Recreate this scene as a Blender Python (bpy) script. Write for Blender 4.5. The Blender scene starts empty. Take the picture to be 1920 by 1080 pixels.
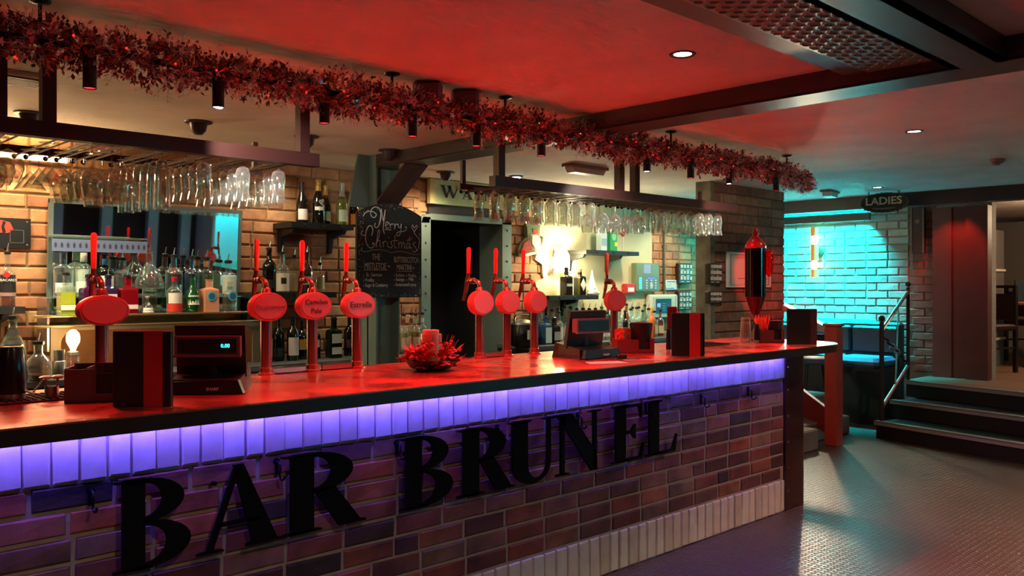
import bpy, bmesh, math, random
from mathutils import Vector, Matrix

S = bpy.context.scene
COL = S.collection
RN = random.Random(11)
PI = math.pi

# ---------------------------------------------------------------- camera
# world: x runs along the bar front, y goes from the customers to the back wall, z up
F_PX, CX, HY, EYE, TH = 1627.0, 960.0, 536.0, 1.38, math.radians(46.1)
cam = bpy.data.cameras.new('camera')
cam.sensor_width = 36.0
cam.lens = F_PX / 1920.0 * 36.0
cam.shift_y = -(540.0 - HY) / 1920.0
cam.clip_start = 0.05
co = bpy.data.objects.new('camera', cam)
co.location = (0, 0, EYE)
co.rotation_euler = (PI / 2, 0, TH - PI / 2)
COL.objects.link(co)
S.camera = co

# ---------------------------------------------------------------- world and exposure
W = bpy.data.worlds.new('world')
S.world = W
W.use_nodes = True
W.node_tree.nodes['Background'].inputs[0].default_value = (0.5, 0.35, 0.3, 1)
W.node_tree.nodes['Background'].inputs[1].default_value = 0.02
S.view_settings.view_transform = 'Standard'
S.view_settings.look = 'None'
S.view_settings.gamma = 1.0
S.view_settings.use_curve_mapping = False
S.view_settings.exposure = 0.1
S.cycles.max_bounces = 10
S.cycles.transparent_max_bounces = 40
S.cycles.sample_clamp_indirect = 0.0


def lamp(name, kind, loc, power, col, size=0.1, size_y=None, aim=None, angle=None, blend=0.6):
    d = bpy.data.lights.new(name, kind)
    d.energy = power
    d.color = col
    if kind == 'AREA':
        d.shape = 'RECTANGLE'
        d.size = size
        d.size_y = size_y or size
    else:
        d.shadow_soft_size = size
    if kind == 'SPOT':
        d.spot_size = math.radians(angle or 90)
        d.spot_blend = blend
    o = bpy.data.objects.new(name, d)
    o.location = loc
    if aim is not None:
        o.rotation_euler = (Vector(aim) - Vector(loc)).to_track_quat('-Z', 'Y').to_euler()
    COL.objects.link(o)
    return o


RED_POWER = 42
WL_POWER = 26
SCONCE = 0.25
WARM = (1.0, 0.74, 0.42)
RED = (1.0, 0.028, 0.036)
CYAN = (0.0, 0.62, 0.75)
# fill lights added over the open floor (fittings further down), back bar lights
ROOM = [(-1.2, 0.9), (1.1, 0.55), (4.9, 0.9), (-1.2, -1.9), (1.6, -1.9), (4.8, -1.9), (7.4, -1.2)]
for x, y in ROOM:
    lamp('room_fill', 'SPOT', (x, y, 2.255), 62 if x < 4.8 else 85, (1.0, 0.68, 0.42), 0.04, aim=(x, y, 0), angle=150, blend=1)
for x, y, pw_ in ((.8, 5.1, 120), (1.55, 5.0, 55), (2.3, 5.0, 12), (3.05, 5.4, 14), (4.4, 5.4, 40), (6.2, 5.0, 55), (6.95, 5.0, 45)):
    lamp('back_bar_lamp', 'SPOT', (x, y, 2.2), pw_, (1.0, 0.83, 0.58), 0.05, aim=(x, y + .3, 0), angle=155, blend=1)
lamp('back_bar_lamp', 'SPOT', (7.8, 5.0, 2.2), 40, (1.0, 0.83, 0.58), .05, aim=(7.75, 5.75, 1.2), angle=95, blend=.8)  # added warm fill on the right back brick, has no fitting
lamp('red_floor_lamp', 'SPOT', (5.3, .3, 2.255), 110, (1, .06, .03), .04, aim=(5.0, 1.2, 0), angle=80, blend=.9)
# ---------------------------------------------------------------- photo pixel -> place
fwd = (math.cos(TH), math.sin(TH))
rgt = (math.sin(TH), -math.cos(TH))


def ray(px):
    u = (px - CX) / F_PX
    return fwd[0] + rgt[0] * u, fwd[1] + rgt[1] * u


def atY(px, py, y):
    dx, dy = ray(px)
    t = y / dy
    return Vector((dx * t, y, EYE - (py - HY) * t / F_PX))


def atX(px, py, x):
    dx, dy = ray(px)
    t = x / dx
    return Vector((x, dy * t, EYE - (py - HY) * t / F_PX))


def atZ(px, py, z):
    dx, dy = ray(px)
    t = (EYE - z) * F_PX / (py - HY)
    return Vector((dx * t, dy * t, z))


FACE = TH - PI / 2        # rotation about z that turns a thing's front (-y) to the camera's picture plane

# ---------------------------------------------------------------- materials
def lin(c):
    return tuple((v / 12.92 if v <= 0.04045 else ((v + 0.055) / 1.055) ** 2.4) for v in (k / 255.0 for k in c))


MATS = {}


def M(name, col=(128, 128, 128), rough=0.5, metal=0.0, emit=None, es=0.0, noise=0.0, nscale=20.0,
      bump=0.0, bscale=60.0, coat=0.0, ramp=None, spec=0.5, alpha=None, bdist=0.004):
    if name in MATS:
        return MATS[name]
    m = bpy.data.materials.new(name)
    m.use_nodes = True
    nt = m.node_tree
    b = nt.nodes['Principled BSDF']
    c = lin(col)
    b.inputs['Base Color'].default_value = (*c, 1)
    b.inputs['Roughness'].default_value = rough
    b.inputs['Metallic'].default_value = metal
    b.inputs['Specular IOR Level'].default_value = spec
    b.inputs['Coat Weight'].default_value = coat
    b.inputs['Coat Roughness'].default_value = 0.12
    if emit:
        b.inputs['Emission Color'].default_value = (*lin(emit), 1)
        b.inputs['Emission Strength'].default_value = es
    if alpha is not None:
        b.inputs['Alpha'].default_value = alpha
    tc = None
    if noise or bump:
        tc = nt.nodes.new('ShaderNodeTexCoord')
    src = None
    if ramp:                                   # colour picked per object, for bricks and the like
        oi = nt.nodes.new('ShaderNodeObjectInfo')
        r = nt.nodes.new('ShaderNodeValToRGB')
        r.color_ramp.interpolation = 'LINEAR'
        els = r.color_ramp.elements
        while len(els) < len(ramp):
            els.new(0.5)
        for i, k in enumerate(ramp):
            els[i].position = i / (len(ramp) - 1)
            els[i].color = (*lin(k), 1)
        nt.links.new(oi.outputs['Random'], r.inputs[0])
        src = r.outputs[0]
    if noise:
        n = nt.nodes.new('ShaderNodeTexNoise')
        n.inputs['Scale'].default_value = nscale
        n.inputs['Detail'].default_value = 5
        if ramp:
            oi2 = nt.nodes.new('ShaderNodeObjectInfo')
            ad = nt.nodes.new('ShaderNodeVectorMath')
            nt.links.new(tc.outputs['Object'], ad.inputs[0])
            nt.links.new(oi2.outputs['Location'], ad.inputs[1])
            nt.links.new(ad.outputs[0], n.inputs['Vector'])
        else:
            nt.links.new(tc.outputs['Object'], n.inputs['Vector'])
        mr = nt.nodes.new('ShaderNodeMapRange')
        mr.inputs['From Min'].default_value = 0.3
        mr.inputs['From Max'].default_value = 0.7
        mr.inputs['To Min'].default_value = 1 - noise
        mr.inputs['To Max'].default_value = 1 + noise * 0.6
        nt.links.new(n.outputs['Fac'], mr.inputs['Value'])
        mx = nt.nodes.new('ShaderNodeVectorMath')
        mx.operation = 'SCALE'
        if src:
            nt.links.new(src, mx.inputs[0])
        else:
            mx.inputs[0].default_value = c
        nt.links.new(mr.outputs[0], mx.inputs['Scale'])
        src = mx.outputs[0]
    if src:
        nt.links.new(src, b.inputs['Base Color'])
    if bump:
        n = nt.nodes.new('ShaderNodeTexNoise')
        n.inputs['Scale'].default_value = bscale
        n.inputs['Detail'].default_value = 6
        nt.links.new(tc.outputs['Object'], n.inputs['Vector'])
        bp = nt.nodes.new('ShaderNodeBump')
        bp.inputs['Strength'].default_value = bump
        bp.inputs['Distance'].default_value = bdist
        nt.links.new(n.outputs['Fac'], bp.inputs['Height'])
        nt.links.new(bp.outputs[0], b.inputs['Normal'])
    MATS[name] = m
    return m


def glass(name, tint=(255, 255, 255), gloss=0.06, edge=0.75, rough=0.03, gcol=(255, 255, 255)):
    """thin-walled glass: clear in the middle, reflective at the edges"""
    if name in MATS:
        return MATS[name]
    m = bpy.data.materials.new(name)
    m.use_nodes = True
    nt = m.node_tree
    for n in list(nt.nodes):
        nt.nodes.remove(n)
    out = nt.nodes.new('ShaderNodeOutputMaterial')
    tr = nt.nodes.new('ShaderNodeBsdfTransparent')
    tr.inputs[0].default_value = (*lin(tint), 1)
    g0 = nt.nodes.new('ShaderNodeBsdfGlossy')
    g0.inputs['Color'].default_value = (*lin(gcol), 1)
    g0.inputs['Roughness'].default_value = rough
    df = nt.nodes.new('ShaderNodeBsdfDiffuse')
    df.inputs[0].default_value = (*lin(gcol), 1)
    gl = nt.nodes.new('ShaderNodeMixShader')
    gl.inputs[0].default_value = 0.2
    nt.links.new(g0.outputs[0], gl.inputs[1])
    nt.links.new(df.outputs[0], gl.inputs[2])
    lw = nt.nodes.new('ShaderNodeLayerWeight')
    lw.inputs['Blend'].default_value = 0.5
    pw = nt.nodes.new('ShaderNodeMath')
    pw.operation = 'POWER'
    pw.inputs[1].default_value = 2.4
    nt.links.new(lw.outputs['Facing'], pw.inputs[0])
    mr = nt.nodes.new('ShaderNodeMapRange')
    mr.inputs['To Min'].default_value = gloss
    mr.inputs['To Max'].default_value = edge
    nt.links.new(pw.outputs[0], mr.inputs['Value'])
    mx = nt.nodes.new('ShaderNodeMixShader')
    nt.links.new(mr.outputs[0], mx.inputs[0])
    nt.links.new(tr.outputs[0], mx.inputs[1])
    nt.links.new(gl.outputs[0], mx.inputs[2])
    nt.links.new(mx.outputs[0], out.inputs[0])
    MATS[name] = m
    return m


def flat(col, rough=0.5, metal=0.0, **k):
    return M('c_%d_%d_%d_%d_%d' % (*col, int(rough * 100), int(metal * 100)), col, rough, metal, **k)


# ---------------------------------------------------------------- mesh builder
class MB:
    def __init__(s):
        s.v, s.f = [], []

    def add(s, vs, fs):
        o = len(s.v)
        s.v += [tuple(p) for p in vs]
        s.f += [tuple(i + o for i in q) for q in fs]
        return s

    def box(s, x0, x1, y0, y1, z0, z1):
        return s.add([(x0, y0, z0), (x1, y0, z0), (x1, y1, z0), (x0, y1, z0), (x0, y0, z1), (x1, y0, z1), (x1, y1, z1), (x0, y1, z1)],
                     [(0, 3, 2, 1), (4, 5, 6, 7), (0, 1, 5, 4), (1, 2, 6, 5), (2, 3, 7, 6), (3, 0, 4, 7)])

    def cbox(s, x, y, z, sx, sy, sz, c=0.004):
        """box with chamfered edges, base at z"""
        a, b = sx / 2, sy / 2
        c = min(c, a * .45, b * .45, sz * .45)
        def ring(dx, dy, zz, cc):
            return [(x - dx + cc, y - dy, zz), (x + dx - cc, y - dy, zz), (x + dx, y - dy + cc, zz), (x + dx, y + dy - cc, zz),
                    (x + dx - cc, y + dy, zz), (x - dx + cc, y + dy, zz), (x - dx, y + dy - cc, zz), (x - dx, y - dy + cc, zz)]
        rings = [ring(a - c, b - c, z, c * .5), ring(a, b, z + c, c), ring(a, b, z + sz - c, c), ring(a - c, b - c, z + sz, c * .5)]
        vs = [p for r in rings for p in r]
        fs = [tuple(range(7, -1, -1)), tuple(range(24, 32))]
        for k in range(3):
            for i in range(8):
                j = (i + 1) % 8
                fs.append((k * 8 + i, k * 8 + j, k * 8 + 8 + j, k * 8 + 8 + i))
        return s.add(vs, fs)

    def lathe(s, prof, n=16, c=(0, 0, 0), sx=1.0, sy=1.0, capb=True, capt=True):
        vs, fs = [], []
        for r, z in prof:
            for i in range(n):
                a = 2 * PI * i / n
                vs.append((c[0] + r * math.cos(a) * sx, c[1] + r * math.sin(a) * sy, c[2] + z))
        for k in range(len(prof) - 1):
            for i in range(n):
                j = (i + 1) % n
                fs.append((k * n + i, k * n + j, k * n + n + j, k * n + n + i))
        if capb:
            fs.append(tuple(range(n - 1, -1, -1)))
        if capt:
            o = (len(prof) - 1) * n
            fs.append(tuple(range(o, o + n)))
        return s.add(vs, fs)

    def tube(s, pts, r, n=8, cap=True):
        pts = [Vector(p) for p in pts]
        rs = r if isinstance(r, (list, tuple)) else [r] * len(pts)
        vs, fs = [], []
        t0 = (pts[1] - pts[0]).normalized()
        up = Vector((0, 0, 1)) if abs(t0.z) < .9 else Vector((1, 0, 0))
        nrm = t0.cross(up).normalized()
        for k, p in enumerate(pts):
            if k == 0:
                t = t0
            elif k == len(pts) - 1:
                t = (pts[k] - pts[k - 1]).normalized()
            else:
                t = ((pts[k + 1] - pts[k]).normalized() + (pts[k] - pts[k - 1]).normalized())
                t = t.normalized() if t.length > 1e-6 else (pts[k + 1] - pts[k]).normalized()
            nrm = (nrm - t * nrm.dot(t))
            nrm = nrm.normalized() if nrm.length > 1e-6 else t.orthogonal().normalized()
            bn = t.cross(nrm)
            for i in range(n):
                a = 2 * PI * i / n
                vs.append(p + (nrm * math.cos(a) + bn * math.sin(a)) * rs[k])
        for k in range(len(pts) - 1):
            for i in range(n):
                j = (i + 1) % n
                fs.append((k * n + i, k * n + j, k * n + n + j, k * n + n + i))
        if cap:
            fs.append(tuple(range(n - 1, -1, -1)))
            o = (len(pts) - 1) * n
            fs.append(tuple(range(o, o + n)))
        return s.add(vs, fs)

    def bar(s, a, b, w, h, up=(0, 0, 1)):
        """rectangular bar from a to b"""
        a, b, up = Vector(a), Vector(b), Vector(up)
        d = (b - a).normalized()
        sd = d.cross(up).normalized() * (w / 2)
        u = sd.cross(d).normalized() * (h / 2)
        vs = [a - sd - u, a + sd - u, a + sd + u, a - sd + u, b - sd - u, b + sd - u, b + sd + u, b - sd + u]
        return s.add(vs, [(0, 1, 2, 3), (7, 6, 5, 4), (0, 4, 5, 1), (1, 5, 6, 2), (2, 6, 7, 3), (3, 7, 4, 0)])

    def prism(s, poly, d0, d1, plane='xz'):
        """polygon extruded along the third axis from d0 to d1"""
        def P(a, b, d):
            return {'xz': (a, d, b), 'xy': (a, b, d), 'yz': (d, a, b)}[plane]
        n = len(poly)
        vs = [P(a, b, d0) for a, b in poly] + [P(a, b, d1) for a, b in poly]
        fs = [tuple(range(n)), tuple(range(2 * n - 1, n - 1, -1))]
        for i in range(n):
            j = (i + 1) % n
            fs.append((i, n + i, n + j, j))
        return s.add(vs, fs)

    def ball(s, c, r, n=10, m=6, sz=1.0):
        prof = [(r * math.sin(PI * k / m) + 1e-4, -r * sz * math.cos(PI * k / m)) for k in range(m + 1)]
        return s.lathe(prof, n, c)

    def mesh(s, name, mat=None, smooth=False, fix=True):
        me = bpy.data.meshes.new(name)
        me.from_pydata(s.v, [], s.f)
        if fix:
            bm = bmesh.new()
            bm.from_mesh(me)
            bmesh.ops.recalc_face_normals(bm, faces=bm.faces)
            bm.to_mesh(me)
            bm.free()
        if mat:
            me.materials.append(mat)
        if smooth:
            me.polygons.foreach_set('use_smooth', [True] * len(me.polygons))
            me.set_sharp_from_angle(angle=math.radians(40))
        me.update()
        return me

    def build(s, name, mat, parent=None, loc=None, smooth=False, label=None, rz=None):
        return link(name, s.mesh(name, mat, smooth), parent, loc, label, rz)


def link(name, me, parent=None, loc=None, label=None, rz=None):
    o = bpy.data.objects.new(name, me)
    if parent:
        o.parent = parent
        KIDS.setdefault(parent.name, []).append(o)
    if loc is not None:
        o.location = loc
    if rz is not None:
        o.rotation_euler = (0, 0, rz)
    if label:
        o['label'] = label
    COL.objects.link(o)
    return o


def tag(o, label, cat, group=None):
    o['label'] = label
    o['category'] = cat
    if group:
        o['group'] = group
    return o


def thing(name, label, cat, loc=(0, 0, 0), rz=0.0, group=None):
    o = bpy.data.objects.new(name, None)
    o.empty_display_size = 0.1
    o.location = loc
    o.rotation_euler = (0, 0, rz)
    COL.objects.link(o)
    return tag(o, label, cat, group)


def struct(o):
    o['kind'] = 'structure'
    return o


def dup(root, loc, rz=None, label=None, scale=None, group=None):
    def cp(o, par):
        c = o.copy()
        COL.objects.link(c)
        c.parent = par
        for ch in KIDS.get(o.name, ()):
            cp(ch, c)
        return c
    r = cp(root, None)
    r.location = loc
    if rz is not None:
        r.rotation_euler = (0, 0, rz)
    if label:
        r['label'] = label
    if group:
        r['group'] = group
    if scale:
        r.scale = (scale, scale, scale) if not isinstance(scale, (tuple, list)) else scale
    return r


KIDS = {}


def text(s, size, mat, name='lettering', parent=None, loc=(0, 0, 0), rz=0.0, sx=1.0, extrude=0.0006, align='CENTER', shear=0.0, bold=0.0, tilt=PI / 2):
    """flat lettering standing upright, reading along local +x, facing local -y"""
    cu = bpy.data.curves.new('t', 'FONT')
    cu.body = s
    cu.size = size
    cu.align_x = align
    cu.align_y = 'CENTER'
    cu.extrude = extrude
    cu.shear = shear
    cu.offset = bold
    cu.resolution_u = 3
    ob = bpy.data.objects.new('t', cu)
    me = bpy.data.meshes.new_from_object(ob)
    me.name = name
    bpy.data.objects.remove(ob)
    bpy.data.curves.remove(cu)
    me.transform(Matrix.Diagonal((sx, 1, 1, 1)))
    me.transform(Matrix.Rotation(tilt, 4, 'X'))
    me.materials.clear()
    me.materials.append(mat)
    o = link(name, me, parent, loc, None, rz)
    return o


def smooth_pts(pts, k=5):
    out = []
    n = len(pts)
    for i in range(n - 1):
        p0, p1, p2, p3 = pts[max(i - 1, 0)], pts[i], pts[i + 1], pts[min(i + 2, n - 1)]
        for j in range(k):
            t = j / k
            out.append(tuple(0.5 * (2 * b + (c - a) * t + (2 * a - 5 * b + 4 * c - d) * t * t + (3 * b - a - 3 * c + d) * t ** 3)
                             for a, b, c, d in zip(p0, p1, p2, p3)))
    out.append(tuple(pts[-1]))
    return out


# ---------------------------------------------------------------- bricks
_bm = {}


def brick_mesh(L, Hh, D, mat, var, ch=0.006):
    key = (round(L, 2), round(Hh, 3), round(D, 3), mat.name, var)
    if key in _bm:
        return _bm[key]
    r = random.Random(hash(key[:3]) + var * 77)
    L = key[0]
    j = lambda: r.uniform(-.0022, .0022)
    a, h = L / 2, Hh / 2
    vs = []
    for (y, e) in ((D, 0), (ch, 0), (0, ch)):
        for (sx, sz) in ((-1, -1), (1, -1), (1, 1), (-1, 1)):
            vs.append((sx * (a - e) + j(), y + (j() if y == 0 else 0), sz * (h - e) + j()))
    fs = [(8, 9, 10, 11)]
    for k in (0, 4):
        for i in range(4):
            q = (i + 1) % 4
            fs.append((k + i, k + q, k + 4 + q, k + 4 + i))
    me = MB().add(vs, fs).mesh('brick', mat)
    _bm[key] = me
    return me


def brick_run(parent, u0, u1, z0, n, ch, bl, mat, place, rz, joint=0.011, depth=0.02, skip=None, rows=None, seed=3, name='brick', inv=None):
    """running bond; place(u, z) -> world position of a brick's face centre"""
    r = random.Random(seed)
    for k in range(n):
        z = z0 + k * ch
        u = u0 - (bl / 2 if k % 2 else 0) - r.uniform(0, .02)
        while u < u1 - 0.02:
            L = bl * r.choice((1, 1, 1, 1, .5)) if r.random() < .35 else bl
            a, b = max(u, u0), min(u + L, u1)
            u += L
            if b - a < 0.04:
                continue
            if skip and skip(a, b, z, z + ch):
                continue
            me = brick_mesh(b - a - joint, ch - joint, depth, mat, r.randrange(4))
            o = link(name, me, parent, place((a + b) / 2, z + ch / 2), None, rz)
# ================================================================ THE ROOM
ZC = 2.28            # ceiling
YW = 5.75            # back wall
XB = 9.2             # brick end wall
ZT = 1.032           # counter top

black = M('black_paint', (14, 13, 14), 0.45)
iron = M('black_iron', (20, 19, 20), 0.4, 0.6)
plaster = M('ceiling_plaster', (226, 212, 196), 0.75, noise=0.12, nscale=3.0)
# cracked, trowelled ceiling: ridges running along x
nt = plaster.node_tree
tc = nt.nodes.new('ShaderNodeTexCoord')
mp = nt.nodes.new('ShaderNodeMapping')
mp.inputs['Scale'].default_value = (2.2, 9.0, 1.0)
mp.inputs['Rotation'].default_value = (0, 0, math.radians(40))
nz = nt.nodes.new('ShaderNodeTexNoise')
nz.inputs['Scale'].default_value = 3.0
nz.inputs['Detail'].default_value = 7
nz.inputs['Roughness'].default_value = 0.62
bp = nt.nodes.new('ShaderNodeBump')
bp.inputs['Strength'].default_value = 0.55
bp.inputs['Distance'].default_value = 0.02
nt.links.new(tc.outputs['Object'], mp.inputs[0])
nt.links.new(mp.outputs[0], nz.inputs['Vector'])
nt.links.new(nz.outputs['Fac'], bp.inputs['Height'])
nt.links.new(bp.outputs[0], nt.nodes['Principled BSDF'].inputs['Normal'])

# studded floor plate
floor_m = M('studded_floor', (76, 62, 51), 0.36, spec=.4, noise=0.16, nscale=1.6)
nt = floor_m.node_tree
tc = nt.nodes.new('ShaderNodeTexCoord')
vo = nt.nodes.new('ShaderNodeTexVoronoi')
vo.inputs['Scale'].default_value = 30
vo.inputs['Randomness'].default_value = 0.12
mr = nt.nodes.new('ShaderNodeMapRange')
mr.inputs['From Min'].default_value = 0.18
mr.inputs['From Max'].default_value = 0.42
mr.inputs['To Min'].default_value = 1
mr.inputs['To Max'].default_value = 0
bp = nt.nodes.new('ShaderNodeBump')
bp.inputs['Strength'].default_value = 1.0
bp.inputs['Distance'].default_value = 0.005
nt.links.new(tc.outputs['Object'], vo.inputs['Vector'])
nt.links.new(vo.outputs['Distance'], mr.inputs['Value'])
nt.links.new(mr.outputs[0], bp.inputs['Height'])
nt.links.new(bp.outputs[0], nt.nodes['Principled BSDF'].inputs['Normal'])

struct(MB().box(-3.2, 14.2, -4.6, 6.6, -0.1, 0).build('floor', floor_m))
struct(MB().box(-3.2, 14.2, -4.6, 6.6, ZC, ZC + 0.1).build('ceiling', plaster))

mortar_w = M('mortar_warm', (158, 132, 96), 0.9, noise=0.2, nscale=30, bump=.5, bscale=90)
mortar_d = M('mortar_grey', (162, 148, 138), 0.9, noise=0.15, nscale=30)
brick_back = M('brick_buff', (180, 130, 90), 0.85, noise=0.28, nscale=14, bump=.6, bscale=45,
               ramp=[(150, 98, 66), (190, 134, 92), (172, 112, 76), (205, 156, 110), (140, 92, 66), (186, 140, 98)])
brick_bar = M('brick_red_mixed', (120, 60, 45), 0.8, noise=0.55, nscale=7, bump=.4, bscale=40,
              ramp=[(74, 36, 32), (134, 66, 50), (152, 104, 84), (96, 48, 40), (58, 44, 44), (170, 84, 52), (128, 96, 80), (104, 62, 54), (150, 78, 60), (84, 54, 50)])
brick_blue = M('brick_pale', (190, 180, 170), 0.8, noise=0.2, nscale=12, bump=.7, bscale=30,
               ramp=[(168, 152, 140), (196, 180, 166), (150, 134, 122), (186, 170, 158)])
tile_white = M('brick_white_paint', (214, 204, 186), 0.55, noise=0.12, nscale=16, bump=.25, bscale=40,
               ramp=[(214, 202, 182), (226, 216, 198), (198, 184, 158), (220, 210, 192)])
dark_wall = M('dark_wall_paint', (46, 38, 38), 0.8)

# back wall with the doorway left open
DX0, DX1, DZ = 4.53, 5.37, 1.965
wb = struct(MB().box(-3.2, DX0, YW, YW + .12, 0, ZC).box(DX1, XB + .1, YW, YW + .12, 0, ZC).box(DX0, DX1, YW, YW + .12, DZ, ZC)
            .build('wall_back', mortar_w))
mir0, mir1, mirz0, mirz1 = 1.6, 2.83, 1.24, 1.88


def skip_back(a, b, z0, z1):
    if z1 < 0.8:
        return True
    if a > mir0 + .02 and b < mir1 - .02 and z0 > 0.84 and z1 < mirz1:
        return True
    return a > DX0 - .12 and b < DX1 + .16 and z0 < DZ + .02


brick_run(wb, 0.8, DX0 - .06, 0.8, 17, 0.087, 0.24, brick_back, lambda u, z: (u, YW - .014, z), 0, skip=skip_back, joint=.013, depth=.018)
brick_run(wb, DX0 - .1, DX1 + .1, DZ + .03, 3, 0.087, 0.24, brick_back, lambda u, z: (u, YW - .014, z), 0, joint=.013, depth=.018, seed=8)
# the right part is plastered over between x=5.9 and 7.6
brick_run(wb, DX1 + .1, 5.93, 0.8, 17, 0.087, 0.2, brick_back, lambda u, z: (u, YW - .014, z), 0, joint=.013, depth=.018, seed=5)
brick_run(wb, 7.55, 8.5, 0.8, 17, 0.087, 0.24, brick_back, lambda u, z: (u, YW - .014, z), 0, joint=.013, depth=.018, seed=6)
pl_m = M('wall_plaster_cracked', (205, 200, 160), 0.85, noise=0.08, nscale=4, bump=.5, bscale=9)
r = random.Random(4)
edge = [(5.84 + r.uniform(-.07, .09), .8 + k * .0435) for k in range(35)]
edge = [(x - (0.16 if z < 1.05 else 0), z) for x, z in edge]
poly = edge + [(7.6, ZC), (7.6, .8)]
MB().prism(poly, YW - .035, YW - .001).build('plaster_coat', pl_m, wb)

# doorway: dark passage behind, riveted steel frame
dk = M('passage_black', (9, 9, 9), 0.9)
struct(MB().box(DX0 - .05, DX0, YW + .12, YW + .8, 0, DZ + .05).box(DX1, DX1 + .05, YW + .12, YW + .8, 0, DZ + .05)
       .box(DX0, DX1, YW + .75, YW + .8, 0, DZ).box(DX0, DX1, YW + .12, YW + .8, DZ, DZ + .05).build('wall_passage', dk))
green = M('green_grey_steel', (112, 128, 116), 0.5, 0.2, noise=.08, nscale=8)
fr = struct(bpy.data.objects.new('door_1', None))
COL.objects.link(fr)
fr.location = (DX0, YW, 0)
lw = 0.085
MB().box(-lw, 0.012, -.05, .01, 0, DZ - .01).build('frame_side', green, fr)
MB().box(DX1 - DX0 - .004, DX1 - DX0 + .11, -.05, .26, 0, DZ + .02).build('frame_side', green, fr)
MB().prism([(-lw, DZ - .06), (-lw + .012, DZ - .02), (-lw + .05, DZ + .012), (-lw + .1, DZ + .02), (.95, DZ + .02), (.95, DZ - .03), (.0, DZ - .03), (0, DZ - .06)], -.05, .01).build('frame_head', green, fr)
MB().box(0, DX1 - DX0, -.04, .0, DZ + .02, DZ + .1).build('lintel', M('lintel_dark', (52, 44, 42), .7), fr)
for k in range(13):
    z = .2 + k * .14
    for x in (-lw / 2, DX1 - DX0 + .055):
        MB().lathe([(.009, 0), (.008, .005), (.003, .008)], 8).build('rivet', M('rivet_steel', (60, 66, 64), .45, .6), fr, (x, -.05, z)).rotation_euler = (PI / 2, 0, 0)

# end wall of pale brick behind the booth, red painted part towards the opening
we = struct(MB().box(XB, XB + .12, 3.62, YW + .12, 0, ZC).build('wall_right', mortar_d))
brick_run(we, 3.62, YW - .02, 0.60, 20, 0.081, 0.232, brick_blue, lambda u, z: (XB - .016, u, z), -PI / 2, joint=.012, depth=.02, seed=9,
          skip=lambda a, b, z0, z1: z1 < .9 and a > 4.0)
redm = M('red_oxide_paint', (150, 84, 70), 0.6, noise=.15, nscale=6)
wr = struct(MB().box(XB, XB + .12, 2.84, 3.62, 0, ZC).build('wall_opening_side', mortar_d))
brick_run(wr, 3.36, 3.62, 0.50, 21, 0.081, 0.232, M('brick_red_painted', (150, 78, 62), .7, noise=.2, bump=.5, ramp=[(150, 78, 62), (138, 70, 56), (160, 88, 70)]),
          lambda u, z: (XB - .016, u, z), -PI / 2, joint=.008, depth=.02, seed=12)
pil = M('red_brown_boarding', (112, 58, 52), 0.55, noise=.12, nscale=7)
struct(MB().box(XB - .09, XB, 3.18, 3.36, .465, 2.16).box(XB - .07, XB, 3.04, 3.18, .465, 2.16).box(XB - .12, XB, 2.84, 3.04, .465, 2.16)
       .build('trim_1', pil))

# partition between bar and stairs
PY, PX0, PX1 = 4.2, 6.42, 7.66
wp = struct(MB().box(PX0, PX1, PY, PY + .1, 0, ZC).build('wall_partition', M('mortar_brown', (96, 74, 58), .9)))
brick_pier = M('brick_brown', (130, 88, 66), 0.85, noise=0.3, nscale=14, bump=.6, bscale=45,
               ramp=[(120, 76, 56), (146, 100, 72), (108, 70, 54), (156, 112, 84)])
brick_run(wp, PX0 + .02, PX1, 0.8, 17, 0.087, 0.25, brick_pier, lambda u, z: (u, PY - .014, z), 0, joint=.01, depth=.018, seed=14)
for k in range(17):
    me = brick_mesh(.1 if k % 2 else .09, .077, .018, brick_pier, k % 4)
    link('brick', me, wp, (PX1 + .012, PY + .05, .8435 + k * .087), None, PI / 2)
post_m = M('peeling_grey_paint', (112, 104, 84), .7, noise=.45, nscale=9, bump=.4, bscale=12)
struct(MB().box(PX0 - .05, PX0 + .015, PY - .03, PY + .12, 0, ZC).build('post_partition', post_m))

# walls behind the camera and to the left (seen in the mirror and by the light)
struct(MB().box(-3.3, -3.2, -4.6, 6.6, 0, ZC).build('wall_left', dark_wall))
wf = struct(MB().box(-3.2, 14.2, -4.7, -4.6, 0, ZC).build('wall_front', dark_wall))
struct(MB().box(14.2, 14.3, -4.6, 6.6, 0, ZC).build('wall_far', M('far_wall_grey', (120, 112, 102), .8)))
struct(MB().box(XB + .12, 14.2, YW, YW + .1, 0, ZC).build('wall_upper_back', M('far_wall_grey2', (92, 86, 80), .8)))
# pale alcove opposite the bar that the mirror shows in blue
struct(MB().box(7.1, 8.6, -4.2, -4.15, 0, 2.1).box(7.05, 7.1, -4.6, -3.9, 0, 2.1).box(8.6, 8.65, -4.6, -3.9, 0, 2.1).build('wall_alcove', M('alcove_plaster', (220, 220, 220), .8)))
lamp('alcove_lamp', 'AREA', (7.85, -3.95, 2.2), 120, CYAN, 1.4, .1, aim=(7.85, -4.2, .9))
pale = M('pale_blue_paint', (170, 205, 220), .6)
for x in (2.6, 3.6, 4.5, 5.3, 6.1, 6.7):
    struct(MB().box(x, x + .18, -4.58, -4.45, 0, 2.1).build('trim_front', pale))

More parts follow.
